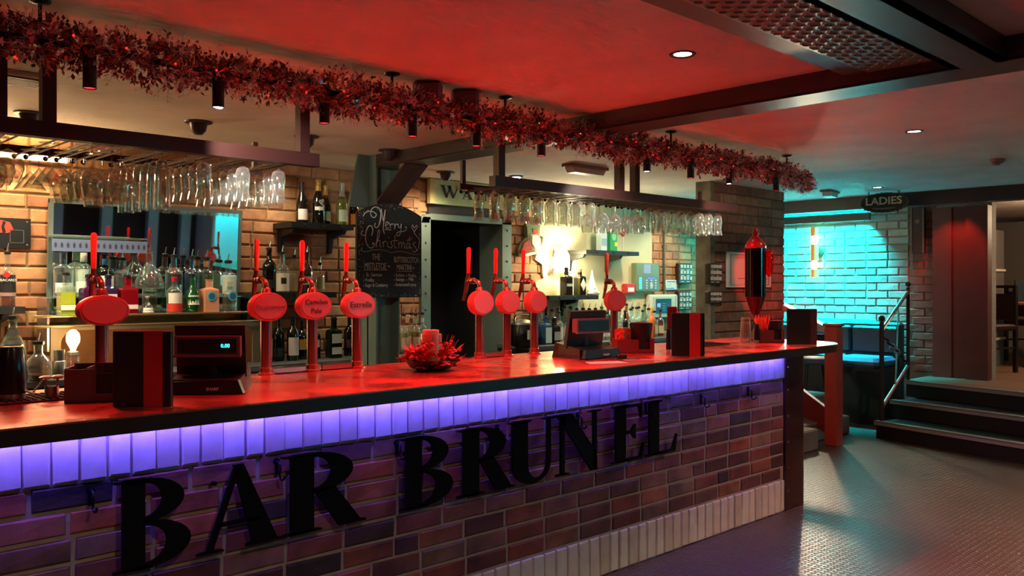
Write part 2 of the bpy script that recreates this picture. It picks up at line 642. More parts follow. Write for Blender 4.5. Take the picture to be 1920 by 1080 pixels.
# ---------------------------------------------------------------- ceiling beams
beam_m = M('beam_dark_paint', (70, 52, 48), 0.4, 0.0, noise=.1, nscale=5)
BX = 3.45
struct(MB().box(BX, BX + .035, -4.6, 4.93, 2.196, ZC).box(BX, BX + .2, -4.6, 4.93, 2.19, 2.2).build('beam_cross', beam_m))
struct(MB().box(BX - 3.2, BX, 1.02, 1.2, 2.19, 2.2).box(BX - 3.2, BX, 1.02, 1.05, 2.19, ZC).box(BX - 3.2, BX, 1.17, 1.2, 2.19, ZC).build('beam_along', beam_m))
plate_m = M('diamond_plate', (150, 142, 128), 0.38, 0.8)
dp = struct(MB().box(BX - 2.2, BX - .05, 1.2, 1.5, 2.225, 2.235).build('ceiling_plate', plate_m))
tm = MB().add([(-.016, 0, 0), (0, -.0045, 0), (.016, 0, 0), (0, .0045, 0), (-.008, 0, -.005), (.008, 0, -.005)],
              [(0, 1, 4), (1, 5, 4), (1, 2, 5), (2, 3, 5), (3, 4, 5), (3, 0, 4)]).mesh('raised_bar', plate_m)
studs = MB()
for i in range(66):
    for j in range(9):
        x, y = BX - 2.18 + i * .033, 1.215 + j * .033
        if x > BX - .07:
            continue
        a = PI / 4 if (i + j) % 2 else -PI / 4
        ca, sa = math.cos(a), math.sin(a)
        studs.add([(x + p.co.x * ca - p.co.y * sa, y + p.co.x * sa + p.co.y * ca, 2.225 + p.co.z) for p in tm.vertices],
                  [tuple(f.vertices) for f in tm.polygons])
so = studs.build('raised_bars', plate_m, dp)
so['kind'] = 'stuff'
struct(MB().box(BX - 2.2, BX - .05, 1.5, 1.6, 2.232, 2.24).build('trim_2', M('plate_border', (110, 100, 90), .4, .5)))
struct(MB().box(8.55, 8.72, -4.6, 5.75, 2.15, ZC).build('beam_header', beam_m))
# steel column with its brace to the cross beam
cx0, cy0 = BX, 4.93
struct(MB().box(cx0, cx0 + .012, cy0, cy0 + .2, 0, 2.28).box(cx0 + .19, cx0 + .202, cy0, cy0 + .2, 0, 2.28).box(cx0, cx0 + .2, cy0 + .09, cy0 + .105, 0, 2.28)
       .build('column_steel', green))
br = MB()
br.bar((cx0 + .1, cy0 + .01, 1.95), (cx0 + .1, cy0 - .32, 2.19), .19, .012, up=(0, 1, 1))
br.bar((cx0 + .1, cy0 + .05, 1.95), (cx0 + .1, cy0 - .28, 2.19), .012, .07, up=(0, 1, 1))
struct(br.build('column_brace', beam_m))
struct(MB().prism([(3.36, 2.28), (3.44, 2.28), (3.44, 1.92), (3.28, 1.92)], 5.0, 5.02).build('column_plate', M('dark_green_plate', (84, 100, 88), .5)))
# pelmet over the pale brick wall, with its light tube
struct(MB().box(XB - .22, XB - .17, 3.95, YW, 2.07, 2.15).build('trim_3', M('pelmet_brown', (96, 80, 66), .6)))
cy_e = M('cyan_tube', (0, 200, 220), .5, emit=(0, 225, 255), es=2.5)
tag(MB().box(XB - .2, XB - .18, 3.95, YW - .1, 2.152, 2.168).build('led_tube', cy_e), 'cyan light tube on top of the pelmet over the brick wall', 'light')
lamp('wall_wash_lamp', 'AREA', (XB - .13, 4.8, 2.12), 260, (0, .66, .78), 1.5, .05, aim=(XB - .03, 4.8, 1.2)).data.spread = math.radians(85)

# ---------------------------------------------------------------- steps to the upper floor (turned 14.5 degrees)
ang = math.radians(-14.5)
step_m = M('step_dark_tread', (26, 22, 22), .5)
nose_m = M('step_nosing_alu', (170, 170, 170), .35, .3)
st = struct(bpy.data.objects.new('steps', None))
COL.objects.link(st)
st.location = (7.83, 3.36, 0)
st.rotation_euler = (0, 0, ang)
for k in range(3):
    w = 5.6
    ye = (.02, .13, .24)[k]
    MB().box(k * .36, k * .36 + .4 if k < 2 else .6 + k * .36, -w, ye, k * .155, k * .155 + .15).build('tread', step_m, st)
    MB().box(k * .36 - .02, k * .36 + .035, -w, ye + .01, k * .155 + .148, k * .155 + .158).box(k * .36 - .02, k * .36 - .012, -w, ye + .01, k * .155 + .122, k * .155 + .158) \
        .box(k * .36 + .045, k * .36 + .06, -w, ye + .01, k * .155 + .148, k * .155 + .156).build('nosing', nose_m, st)
landing_m = M('landing_boards', (120, 88, 66), .5, noise=.2, nscale=4)
struct(MB().prism([(8.64, 3.42), (9.35, 3.42), (9.35, 3.6), (14.2, 3.6), (14.2, -4.6), (6.6, -4.6), (7.14, -2.4)], .3, .466, 'xy').build('floor_upper', landing_m))
struct(MB().box(XB + .1, 14.2, 3.6, YW, .3, .466).build('floor_upper_back', landing_m))
# ================================================================ THE BAR
YF = 2.68            # brick face of the bar front
YE = 2.378           # front edge of the counter
YC = 3.19            # back edge of the counter
XL, XR = -1.6, 4.90  # brick part of the front
bar = thing('brick_bar', 'red brick bar front with white upright bricks along top and foot', 'bar', (0, 0, 0))
MB().box(XL, XR, YF + .006, YF + .13, 0, .985).build('mortar_bed', mortar_d, bar)
MB().box(XL, 4.89, YF + .13, YF + .17, 0, .985).build('back_panel', black, bar)
ZP, ZS, CH = .195, .812, .0771
brick_run(bar, XL, XR - .005, ZP, 8, CH, .231, brick_bar, lambda u, z: (u, YF, z), 0, joint=.010, depth=.022, seed=21)
r = random.Random(5)
x = XL
while x < XR - .03:
    w = r.uniform(.070, .078)
    w = min(w, XR - x)
    link('white_brick', brick_mesh(w - .007, ZP - .008, .024, tile_white, r.randrange(4), .005), bar, (x + w / 2, YF - .004, ZP / 2 - .002))
    link('white_brick', brick_mesh(w - .006, .985 - ZS - .004, .024, tile_white, r.randrange(4), .005), bar, (x + w / 2, YF - .003, (ZS + .985) / 2))
    x += w
# rounded dark wood end
wood_end = M('dark_varnished_wood', (58, 30, 24), .25, noise=.25, nscale=8, coat=.3)
pts = [(4.895, YF + .17), (4.895, YF - .012)]
for k in range(9):
    a = -PI / 2 + k / 8 * PI / 2
    pts.append((5.105 + .065 * math.cos(a), YF + .053 + .065 * math.sin(a)))
pts += [(5.17, YC - .05), (5.14, YC - .05), (5.14, YF + .17)]
MB().prism(pts, 0, .985, 'xy').build('end_post', wood_end, bar, smooth=True)
for z in (.12, .26, .42, .58, .74, .88):
    MB().lathe([(.006, 0), (.005, .003), (.001, .004)], 8).build('rivet', M('brass_stud', (170, 140, 100), .3, .9), bar, (4.925, YF - .012, z)).rotation_euler = (PI / 2, 0, 0)

# counter
def counter_poly(x0, ye, xe, yc, rad):
    p = [(x0, yc), (x0, ye)]
    for k in range(13):
        a = -PI / 2 + k / 12 * PI / 2
        p.append((xe - rad + rad * math.cos(a), ye + rad + rad * math.sin(a)))
    p += [(xe, yc)]
    return p


cop = M('copper_counter', (228, 126, 106), 0.26, 0.85, noise=.30, nscale=3.2, coat=.25)
nt = cop.node_tree
tc = nt.nodes.new('ShaderNodeTexCoord')
nz = nt.nodes.new('ShaderNodeTexNoise')
nz.inputs['Scale'].default_value = 5
nz.inputs['Detail'].default_value = 8
mr = nt.nodes.new('ShaderNodeMapRange')
mr.inputs['From Min'].default_value = .35
mr.inputs['From Max'].default_value = .7
mr.inputs['To Min'].default_value = .2
mr.inputs['To Max'].default_value = .42
nt.links.new(tc.outputs['Object'], nz.inputs['Vector'])
nt.links.new(nz.outputs['Fac'], mr.inputs['Value'])
nt.links.new(mr.outputs[0], nt.nodes['Principled BSDF'].inputs['Roughness'])
ct = thing('bar_counter', 'long glossy red lit counter with dark rounded edge along the brick bar', 'counter', (0, 0, .985))
edge_m = M('counter_edge_wood', (40, 24, 22), .35, noise=.2, nscale=6)
MB().prism(counter_poly(XL, YE + .002, 5.213, YC - .002, .3), 0, .042, 'xy').build('edge_band', edge_m, ct, smooth=True)
MB().prism(counter_poly(XL, YE, 5.215, YC, .3), .042, .047, 'xy').build('counter_top', cop, ct, smooth=True)
# violet light strip under the overhang
vio = M('violet_led', (90, 60, 255), .5, emit=(98, 80, 255), es=66)
tag(MB().box(XL, 4.86, YF - .05, YF - .032, .972, .9845).build('led_strip', vio), 'violet light strip under the counter overhang above the brick front', 'light')

# ---- raised letters on the front
def arc(cx, cz, rx, rz, a0, a1, n=14):
    return [(cx + rx * math.cos(math.radians(a0 + (a1 - a0) * k / n)), cz + rz * math.sin(math.radians(a0 + (a1 - a0) * k / n))) for k in range(n + 1)]


def serif(mb_, x0, x1, z, up, D):
    h = .035
    if up:
        mb_.append([(x0, z), (x1, z), (x1, z + h * .6), (x1 - .05, z + h), (x0 + .05, z + h), (x0, z + h * .6)])
    else:
        mb_.append([(x0, z - h * .6), (x0 + .05, z - h), (x1 - .05, z - h), (x1, z - h * .6), (x1, z), (x0, z)])


def letter_polys(c):
    P = []
    if c in 'BREL':
        P.append([(.12, 0), (.40, 0), (.40, 1), (.12, 1)])
        serif(P, .01, .5, 0, True, 0)
        serif(P, .01, .5, 1, False, 0)
    if c in 'B':
        P.append(arc(.38, .755, .52, .245, 90, -90) + arc(.38, .755, .24, .19, -90, 90))
        P.append(arc(.38, .265, .61, .265, 90, -90) + arc(.38, .265, .30, .21, -90, 90))
    if c == 'R':
        P.append(arc(.38, .74, .52, .26, 90, -90) + arc(.38, .74, .24, .205, -90, 90))
        P.append([(.40, .52), (.66, .54), (1.0, .035), (1.07, .03), (1.07, 0), (.72, 0)])
    if c == 'A':
        P.append([(.43, 1.0), (.55, 1.0), (.96, .03), (.66, .03)])
        P.append([(.45, 1.0), (.50, .93), (.20, .03), (.13, .03)])
        P.append([(.24, .29), (.76, .29), (.74, .335), (.25, .335)])
        serif(P, .02, .32, 0, True, 0)
        serif(P, .58, 1.02, 0, True, 0)
    if c == 'U':
        P.append([(.1, .3), (.39, .3), (.39, 1), (.1, 1)])
        P.append([(.78, .3), (.85, .3), (.85, 1), (.78, 1)])
        P.append(arc(.475, .3, .375, .32, 180, 360) + arc(.585, .3, .195, .24, 360, 180))
        serif(P, .02, .46, 1, False, 0)
        serif(P, .68, .95, 1, False, 0)
    if c == 'N':
        P.append([(.14, 0), (.21, 0), (.21, 1), (.14, 1)])
        P.append([(.80, 0), (.87, 0), (.87, 1), (.80, 1)])
        P.append([(.04, 1), (.36, 1), (.87, .25), (.87, -.02), (.76, -.02), (.14, .90)])
        serif(P, .04, .31, 0, True, 0)
        serif(P, .7, .97, 1, False, 0)
        serif(P, .0, .3, 1, False, 0)
    if c == 'E':
        P.append([(.36, .95), (.36, 1), (.88, 1), (.88, .74), (.85, .74), (.78, .95)])
        P.append([(.36, .48), (.56, .48), (.66, .38), (.69, .38), (.69, .64), (.66, .64), (.56, .53), (.36, .53)])
        P.append([(.36, 0), (.9, 0), (.95, .28), (.92, .28), (.82, .05), (.36, .05)])
    if c == 'L':
        P.append([(.36, 0), (.9, 0), (.96, .32), (.93, .32), (.8, .05), (.36, .05)])
    return P


lets = [('B', 207, 356, 'large black serif letter B, first letter of the short word'), ('A', 362, 522, 'large black serif letter A between B and R in the short word'),
        ('R', 522, 672, 'large black serif letter R, last letter of the short word'), ('B', 745, 846, 'large black serif letter B, first letter of the long word'),
        ('R', 852, 954, 'large black serif letter R, second letter of the long word'), ('U', 947, 1042, 'large black serif letter U in the long word'),
        ('N', 1034, 1126, 'large black serif letter N in the long word'), ('E', 1143, 1207, 'large black serif letter E in the long word'),
        ('L', 1206, 1268, 'large black serif letter L, last letter of the long word')]
let_m = M('letter_black_metal', (8, 8, 9), .7, spec=.15)
for c, p0, p1, lab in lets:
    x0, x1 = atY(p0, 540, YF - .03).x, atY(p1, 540, YF - .03).x
    mb = MB()
    for P in letter_polys(c):
        mb.prism([(a * (x1 - x0), b * .272) for a, b in P], -.012, .0)
    for q in (.2, .8):
        mb.box((x1 - x0) * .22, (x1 - x0) * .26, 0, .02, .272 * q - .006, .272 * q + .006)
    tag(mb.build('sign_letter', let_m, None, (x0, YF - .034, .532)), lab, 'letter', 'letters of the bar name')
# ---- bag hooks
hk = MB()
hk.lathe([(.013, 0), (.013, .004), (.008, .007)], 10)
hk.v = [(a, -c, b) for a, b, c in hk.v]
hk.tube(smooth_pts([(0, -.003, .0), (0, -.02, -.004), (0, -.028, -.02), (0, -.024, -.045), (0, -.036, -.058), (0, -.052, -.052), (0, -.055, -.042)], 4), .0042, 6)
hk.box(-.006, .006, -.006, 0, -.045, .012)
hme = hk.mesh('bag_hook', iron, True)
hooks = [(169, 897, 'before the first big letter'), (518, 848, 'above the last letter of the short word'), (743, 817, 'before the first letter of the long word'), (932, 785, 'above the second R'),
         (1083, 765, 'above the letter N'), (1210, 748, 'above the letter L'), (1314, 733, 'just after the last letter'), (1402, 720, 'closest to the wooden end post')]
for px, py, wh in hooks:
    p = atY(px, py, YF - .004)
    tag(link('bag_hook', hme, None, (p.x, YF - .004, .785)), 'small black bag hook on the brick bar ' + wh, 'hook', 'bag hooks along the bar front')

# ---------------------------------------------------------------- back counter
YB, ZB = 5.17, .862
slate = M('back_counter_slate', (86, 88, 86), .35, noise=.15, nscale=6)
dark_cab = M('dark_cabinet', (24, 22, 23), .5)
for x0, x1, lab in ((-.6, 4.36, 'long grey back counter below the mirror and champagne shelf'), (5.3, 8.25, 'grey back counter below the plastered wall')):
    o = thing('back_counter', lab, 'counter', ((x0 + x1) / 2, (YB + YW) / 2, 0))
    h = (x1 - x0) / 2
    d = (YW - YB) / 2
    MB().box(-h, h, -d, d - .04, ZB - .035, ZB).build('worktop', slate, o)
    n = int((x1 - x0) / .6)
    for k in range(n):
        a = -h + 2 * h * k / n
        MB().box(a + .005, a + 2 * h / n - .005, -d + .04, d - .05, .05, ZB - .037).build('cabinet_front', dark_cab, o)
# ================================================================ HANGING THINGS
rack_m = M('rack_dark_steel', (58, 30, 28), .4, .3)
rod_m = M('rack_rod_steel', (120, 104, 92), .3, .9)
clear = glass('clear_glass', (246, 248, 244), .12, 1.0, .06)
YR0, YR1, ZR = 3.35, 3.86, 1.93
ZG = 1.915            # top of the hanging feet


def rack(label, x0, x1, posts, rows, YR1=YR1):
    o = thing('glass_rack', label, 'rack', ((x0 + x1) / 2, (YR0 + YR1) / 2, ZR))
    cx, cy = (x0 + x1) / 2, (YR0 + YR1) / 2
    MB().box(x0 - cx, x1 - cx, YR0 - cy - .025, YR0 - cy + .025, -.028, .028).build('front_beam', rack_m, o)
    MB().box(x0 - cx, x1 - cx, YR1 - cy - .012, YR1 - cy + .012, -.02, .01).build('rear_beam', rack_m, o)
    for x in posts:
        MB().box(x - cx - .023, x - cx + .023, YR0 - cy - .022, YR0 - cy + .022, .029, ZC - ZR).build('post', rack_m, o)
    for x in (x0 + .03, x1 - .03):
        MB().box(x - cx - .012, x - cx + .012, YR1 - cy - .01, YR1 - cy + .01, .011, .14).build('rear_post', rack_m, o)
    for x in rows:
        for s in (-.021, .021):
            mb = MB().tube([(x + s - cx, YR0 - cy, -.0265), (x + s - cx, YR1 - cy + .05, -.0265)], .0038, 6)
            mb.box(x + s - cx - .004, x + s - cx + .004, YR1 - cy - .004, YR1 - cy + .004, -.0265, -.01)
            rd = mb.build('rod', rod_m, o, smooth=True)
            MB().ball((x + s - cx, YR1 - cy + .05, -.0265), .011, 8, 6).build('rod_end', black, rd)
    return o


def glass_proto(name, bowl, stem, foot, label, group):
    """hangs upside down: foot on top at z=0, rim below"""
    o = thing(name, label, 'glass', (0, 0, -50), 0, group)
    MB().lathe(bowl, 16, capb=False, capt=False).build('bowl', clear, o, smooth=True)
    MB().lathe(stem, 8).build('stem', clear, o, smooth=True)
    MB().lathe(foot, 16).build('foot', clear, o, smooth=True)
    return o


def shell(pr, th=.0018):
    """outer profile downwards plus inner wall back up"""
    return pr + [(max(r - th, .001), z) for r, z in reversed(pr)]


FT = [(.004, -.006), (.02, -.004), (.033, -.0015), (.033, 0), (.001, 0)]
tulip = glass_proto('tulip_beer_glass', shell([(.006, -.03), (.024, -.042), (.031, -.065), (.029, -.095), (.026, -.12), (.027, -.15), (.033, -.178)]),
                    [(.004, -.006), (.007, -.018), (.005, -.03)], FT, 'x', 'x')
wine = glass_proto('wine_glass', shell([(.004, -.09), (.02, -.098), (.035, -.118), (.040, -.142), (.037, -.175), (.031, -.205)]),
                   [(.0035, -.006), (.0035, -.05), (.004, -.09)], FT, 'x', 'x')
bigwine = glass_proto('large_wine_glass', shell([(.004, -.075), (.025, -.088), (.043, -.115), (.048, -.145), (.043, -.185), (.037, -.215)]),
                      [(.0035, -.006), (.0035, -.05), (.004, -.075)], FT, 'x', 'x')
martini = glass_proto('martini_glass', shell([(.003, -.085), (.02, -.105), (.045, -.137), (.058, -.158)]),
                      [(.0035, -.006), (.0035, -.05), (.004, -.086)], FT, 'x', 'x')
flute = glass_proto('slim_highball_stem_glass', shell([(.006, -.035), (.021, -.045), (.026, -.08), (.029, -.14), (.033, -.225)]),
                    [(.004, -.006), (.005, -.02), (.006, -.035)], FT, 'x', 'x')
balloon = glass_proto('brandy_balloon_glass', shell([(.004, -.055), (.03, -.068), (.050, -.1), (.052, -.125), (.042, -.155), (.033, -.172)]),
                      [(.004, -.006), (.0035, -.03), (.004, -.056)], FT, 'x', 'x')
USED = {}


def hang(p, x, y, label, group):
    if p.name not in USED:
        USED[p.name] = 1
        o = p
        o.location = (x, y, ZG + .0)
    else:
        o = dup(p, (x, y, ZG))
    o['label'], o['group'] = label, group
    o.rotation_euler = (0, 0, RN.uniform(0, 6))


LR = [(.66, balloon, 3, 'hanging brandy glass in the row at the tube light'),
      (.835, balloon, 3, 'hanging brandy glass in the row beside the martini glasses'),
      (1.0, martini, 4, 'wide cone martini glass hanging upside down'),
      (1.115, wine, 5, 'slender wine glass hanging upside down'),
      (1.22, bigwine, 4, 'large wine glass hanging upside down'),
      (1.375, flute, 6, 'straight tall stemmed glass hanging upside down'),
      (1.545, tulip, 6, 'hanging tulip beer glass in the row beside the straight glasses'),
      (1.715, tulip, 6, 'hanging tulip beer glass in the middle row before the mirror'),
      (1.88, tulip, 6, 'hanging tulip beer glass in the row by the champagne')]


def spot_in_row(k, n):
    return ', next to the front beam' if k == 0 else (', at the rod ends' if k == n - 1 else ', inside its row')


rack('dark steel glass rack hung over the counter before the mirror', .1, 2.03, (.79, .945, 1.96), [q[0] for q in LR])
for x, p, n, lab in LR:
    st_ = {balloon.name: .108, martini.name: .119, bigwine.name: .1, wine.name: .084}.get(p.name, .076)
    for k in range(n):
        hang(p, x, YR0 + .065 + k * st_, lab + spot_in_row(k, n), 'glasses on the rack before the mirror')
RR = []
x = 3.16
k = 0
while x < 5.33:
    p = tulip if x < 4.0 else (wine if x < 4.52 else tulip)
    wh = 'before the sign' if x < 3.42 else 'before the dark doorway' if x < 3.8 else 'before the green door frame' if x < 4.0 else 'before the plastered wall' if x < 4.52 else 'before the brick wall' if x < 5.0 else 'before the partition at the rack end'
    RR.append((x, p, ('tulip beer glass' if p is tulip else 'thin stemmed wine glass') + ' hanging ' + wh))
    x += .112 if p is not wine else .118
rack('dark steel glass rack hung over the counter before the doorway', 3.08, 5.42, (3.13, 4.13, 4.28), [q[0] for q in RR], 3.62)
for x, p, lab in RR:
    for k in range(2):
        hang(p, x, YR0 + .07 + k * .125, lab + spot_in_row(k, 2), 'glasses on the rack before the doorway')

# ---------------------------------------------------------------- garland on its pipe, with spot lights
YG, ZGa = 3.0, 2.152
gx0, gx1 = -.3, 5.82
gl = thing('garland', 'red and silver christmas garland wound along the pipe under the ceiling', 'garland', (2.8, YG, ZGa))
pipe = thing('light_pipe', 'thin black pipe hung from the ceiling inside the garland', 'pipe', (2.8, YG, ZGa))
MB().tube([(gx0 - 2.8, 0, 0), (gx1 - 2.8, 0, 0)], .012, 8).build('tube', iron, pipe, smooth=True)
for px, py in ((75, 3), (735, 137), (947, 183), (1258, 253), (1475, 303)):
    xx = atY(px, py, YG).x - 2.8
    mb = MB().tube([(xx, 0, 0), (xx, 0, ZC - ZGa - .01)], .006, 6)
    rd = mb.build('drop_rod', iron, pipe)
    MB().lathe([(.012, -.012), (.032, -.006), (.034, 0)], 12, (xx, 0, ZC - ZGa - .001)).build('ceiling_flange', iron, rd)
rg = random.Random(3)


def garland_part(n, R, leaf, wid, nl, spread, clump=False):
    mb = MB()
    for _ in range(n):
        x = rg.uniform(gx0, gx1)
        if clump:
            x = min(max(gx0, gx0 + .12 + .24 * rg.randrange(26) + rg.gauss(0, .05)), gx1)
        a = rg.uniform(0, 2 * PI)
        thick = 1 + .28 * math.sin(x * 7.1) + .2 * math.sin(x * 17)
        rr = R * thick * math.sqrt(rg.random()) * .6
        base = Vector((x - 2.8, rr * math.cos(a), rr * math.sin(a)))
        if base.x > gx1 - 2.8 - .35:
            base.z -= (base.x - (gx1 - 2.8 - .35)) * .12
        d = Vector((rg.gauss(0, spread), math.cos(a) + rg.gauss(0, .5), math.sin(a) + rg.gauss(0, .5))).normalized()
        L = leaf * rg.uniform(.6, 1.5)
        for k in range(nl):
            f = (k + .4) / nl
            o = base + d * (L * 2.2 * f)
            sd = d.cross(Vector((rg.gauss(0, 1), rg.gauss(0, 1), rg.gauss(0, 1)))).normalized()
            ld = (d * .8 + sd).normalized() * L * (1.15 - .4 * f)
            w = ld.cross(d).normalized() * wid * rg.uniform(.7, 1.3)
            mb.add([o, o + ld * .5 + w, o + ld, o + ld * .5 - w], [(0, 1, 2, 3)])
    return mb


leaf_d = M('garland_dark_leaf', (112, 62, 56), .45)
leaf_r = M('garland_red_foil', (216, 120, 110), .35, .4)
tinsel = M('garland_silver_tinsel', (235, 215, 215), .3, .3)
for mb, nm, m_ in ((garland_part(2500, .07, .0205, .006, 7, .5), 'dark_sprigs', leaf_d), (garland_part(2000, .072, .019, .0055, 7, .5), 'red_foil_leaves', leaf_r),
                   (garland_part(3200, .095, .022, .0010, 10, .6, True), 'tinsel_strands', tinsel)):
    o = link(nm, mb.mesh(nm, m_, fix=False), gl)
    o['kind'] = 'stuff'
star = MB().prism([((.017 if k % 2 == 0 else .007) * math.cos(k * PI / 5 + .3), (.017 if k % 2 == 0 else .007) * math.sin(k * PI / 5 + .3)) for k in range(10)], -.0008, .0008).mesh('star_ornament', M('star_foil', (200, 205, 220), .2, .95))
bulb_r = MB().ball((0, 0, 0), .004, 8, 5).mesh('fairy_bulb', M('fairy_red', (255, 60, 60), .4, emit=(255, 40, 30), es=2))
for k in range(110):
    x = gx0 + (gx1 - gx0) * (k + rg.random()) / 110 - 2.8
    a = rg.uniform(PI * .75, PI * 1.75)
    o = link('star_ornament' if k % 3 else 'fairy_bulb', star if k % 3 else bulb_r, gl, (x, .075 * math.cos(a), .075 * math.sin(a) - .005))
    o.rotation_euler = (rg.uniform(-.5, .5), rg.uniform(0, 3), FACE + rg.uniform(-.7, .7))

can_m = M('spot_can_black', (24, 20, 20), .45, .2)
lens_r = M('spot_lens_red', (255, 60, 60), .4, emit=(255, 30, 40), es=3.5)
lens_w = M('spot_lens_white', (255, 255, 255), .4, emit=(225, 240, 255), es=14)
cans = [(168, 'r', 'above the black and red menu'), (409, 'w', 'above the till with lit digits'), (608, 'r', 'above the two line badge tap'), (773, 'r', 'above the centrepiece'), (893, 'r', 'before the doorway'),
        (1015, 'r', 'before the stocking'), (1213, 'w', 'beside the paired rack posts'), (1295, 'r', 'above the menu by the napkins'), (1367, 'w', 'above the dispenser'), (1455, 'r', 'at its end by the blue wall')]
for px, c, wh in cans:
    x = atY(px, 300, YG - .02).x
    o = thing('spot_light', 'black spot light with %s lens under garland %s' % ('glowing red' if c == 'r' else 'bright white', wh), 'lamp', (x, YG - .02, 2.02), 0,
              '%s spots along the garland' % ('red' if c == 'r' else 'white'))
    MB().lathe([(.019, .004), (.021, .0), (.021, .135), (.016, .14)], 14, capb=False).build('can', can_m, o, smooth=True)
    MB().lathe([(.018, .003), (.018, .006)], 14).build('lens', lens_r if c == 'r' else lens_w, o)
    if c == 'r':
        lamp('spot_lamp', 'SPOT', (x, YG - .02, 2.015), RED_POWER * (1.5 if px > 1000 else 1), RED, .018, aim=(x, YG - .5, 0), angle=120, blend=.7)
    else:
        lamp('spot_lamp', 'SPOT', (x, YG - .02, 2.015), 85, (1, .9, .78), .018, aim=(3.2, 4.85, 1.5), angle=52, blend=.7) if px < 600 else \
            lamp('spot_lamp', 'SPOT', (x, YG - .02, 2.015), 75, (1, .84, .66), .018, aim=(6.85, PY, 1.4), angle=58, blend=.7) if px > 1300 else \
            lamp('spot_lamp', 'SPOT', (x, YG - .02, 2.015), 30, (1, .9, .78), .018, aim=(x + (1.1 if px < 600 else .1), YG + 1.6, 1.0), angle=100, blend=.9)

lamp('spot_lamp', 'SPOT', (atY(1455, 300, YG - .02).x, YG - .02, 2.005), 230, RED, .018, aim=(7.33, PY, 1.36), angle=19, blend=.35)

# ---------------------------------------------------------------- on the ceiling
def downlight(px, py, label, bright=True):
    p = atZ(px, py, ZC)
    o = thing('downlight', label, 'lamp', (p.x, p.y, ZC))
    MB().lathe([(.052, -.001), (.048, -.006), (.036, -.003), (.034, .0)], 20, capb=False, capt=False).build('ring', M('downlight_ring', (70, 60, 56), .4, .6), o, smooth=True)
    MB().lathe([(.034, -.002), (.034, -.001)], 20).build('lens', M('downlight_lens', (255, 255, 255), .4, emit=(255, 252, 245), es=16), o)
    lamp('downlight_lamp', 'SPOT', (p.x, p.y, ZC - .01), 30 if px < 1640 or px > 1700 else 4, (1.0, 0.78, 0.58), 0.03, aim=(p.x, p.y, 0), angle=140, blend=1)
    return p


for px, py, lab in ((1280, 101, 'small round downlight set in the red lit ceiling'), (1714, 246, 'small round downlight beyond the ceiling beam'), (1645, 351, 'small round downlight above the hanging ladies sign')):
    downlight(px, py, lab)
DLP = [o for o in COL.objects if o.parent and o.parent.name.startswith('downlight')][:2]
for x, y in ROOM:  # fittings for the added fill lights
    o = thing('downlight', 'small round downlight added for fill over the open floor', 'lamp', (x, y, ZC), 0, 'downlights over the open floor')
    for c_ in DLP:
        link(c_.name.split('.')[0], c_.data, o)
for px, py, lab in ((372, 228, 'dark eyeball ceiling light behind the white spot'), (575, 255, 'dark eyeball ceiling light beside the rack post'),
                    (730, 281, 'dark eyeball ceiling light by the steel column'), (836, 322, 'dark eyeball ceiling light above the old shop sign'), (55, 211, 'dark eyeball ceiling light above the light tube')):
    p = atZ(px, py, ZC)
    o = thing('eyeball_light', lab, 'lamp', (p.x, min(p.y, YW - .14), ZC))
    MB().lathe([(.075, 0), (.072, -.008), (.05, -.01)], 18, capt=False).build('ring', M('eyeball_ring', (60, 50, 46), .5), o, smooth=True)
    MB().lathe([(.048, -.01), (.04, -.05), (.022, -.07)], 16).build('eyeball', M('eyeball_dark', (46, 40, 38), .4), o, smooth=True)
p = atZ(968, 330, ZC)
o = thing('bright_eyeball_light', 'small bright round ceiling light by the right rack post', 'lamp', (p.x, min(p.y, YW - .14), ZC))
MB().lathe([(.06, 0), (.055, -.01), (.04, -.012)], 18).build('ring', M('eyeball_ring', (60, 50, 46), .5), o, smooth=True)
MB().lathe([(.036, -.012), (.03, -.03), (.012, -.038)], 14).build('lens', lens_w, o, smooth=True)


def bulkhead(px, py, label, rz, L=.3):
    p = atZ(px, py, ZC)
    o = thing('emergency_light', label, 'lamp', (p.x, p.y, ZC), rz)
    MB().cbox(0, 0, -.02, L, .11, .02).build('base_plate', M('fitting_grey', (130, 120, 110), .5), o)
    MB().prism([(-L / 2 + .02, -.02), (L / 2 - .02, -.02), (L / 2 - .05, -.06), (-L / 2 + .05, -.06)], -.04, .04).build('diffuser', M('fitting_diffuser', (205, 200, 190), .3), o)


bulkhead(1098, 312, 'long pale emergency light on the ceiling before the plastered wall', 0, .42)
bulkhead(1556, 358, 'pale emergency light on the ceiling before the blue brick wall', .2)
p = atZ(38, 142, ZC)
o = thing('ceiling_vent', 'pale slatted vent on the ceiling above the glass rack', 'vent', (p.x, p.y, ZC))
MB().cbox(0, 0, -.02, .2, .2, .02).build('frame', M('vent_white', (190, 175, 160), .5), o)
for k in range(6):
    MB().box(-.08, .08, -.075 + k * .027, -.06 + k * .027, -.028, -.02).build('slat', M('vent_slat', (120, 105, 95), .5), o)
p = atZ(1870, 298, ZC)
o = thing('smoke_detector', 'round smoke detector on the ceiling near the dark header beam', 'detector', (p.x, p.y, ZC))
MB().lathe([(.05, 0), (.05, -.02), (.035, -.035)], 18).build('body', M('detector_plastic', (150, 120, 105), .5), o, smooth=True)
MB().lathe([(.02, -.035), (.018, -.045)], 14).build('sensor_cap', M('detector_plastic2', (120, 100, 90), .5), o)
blk_m = M('purple_grey_box', (120, 98, 112), .6)
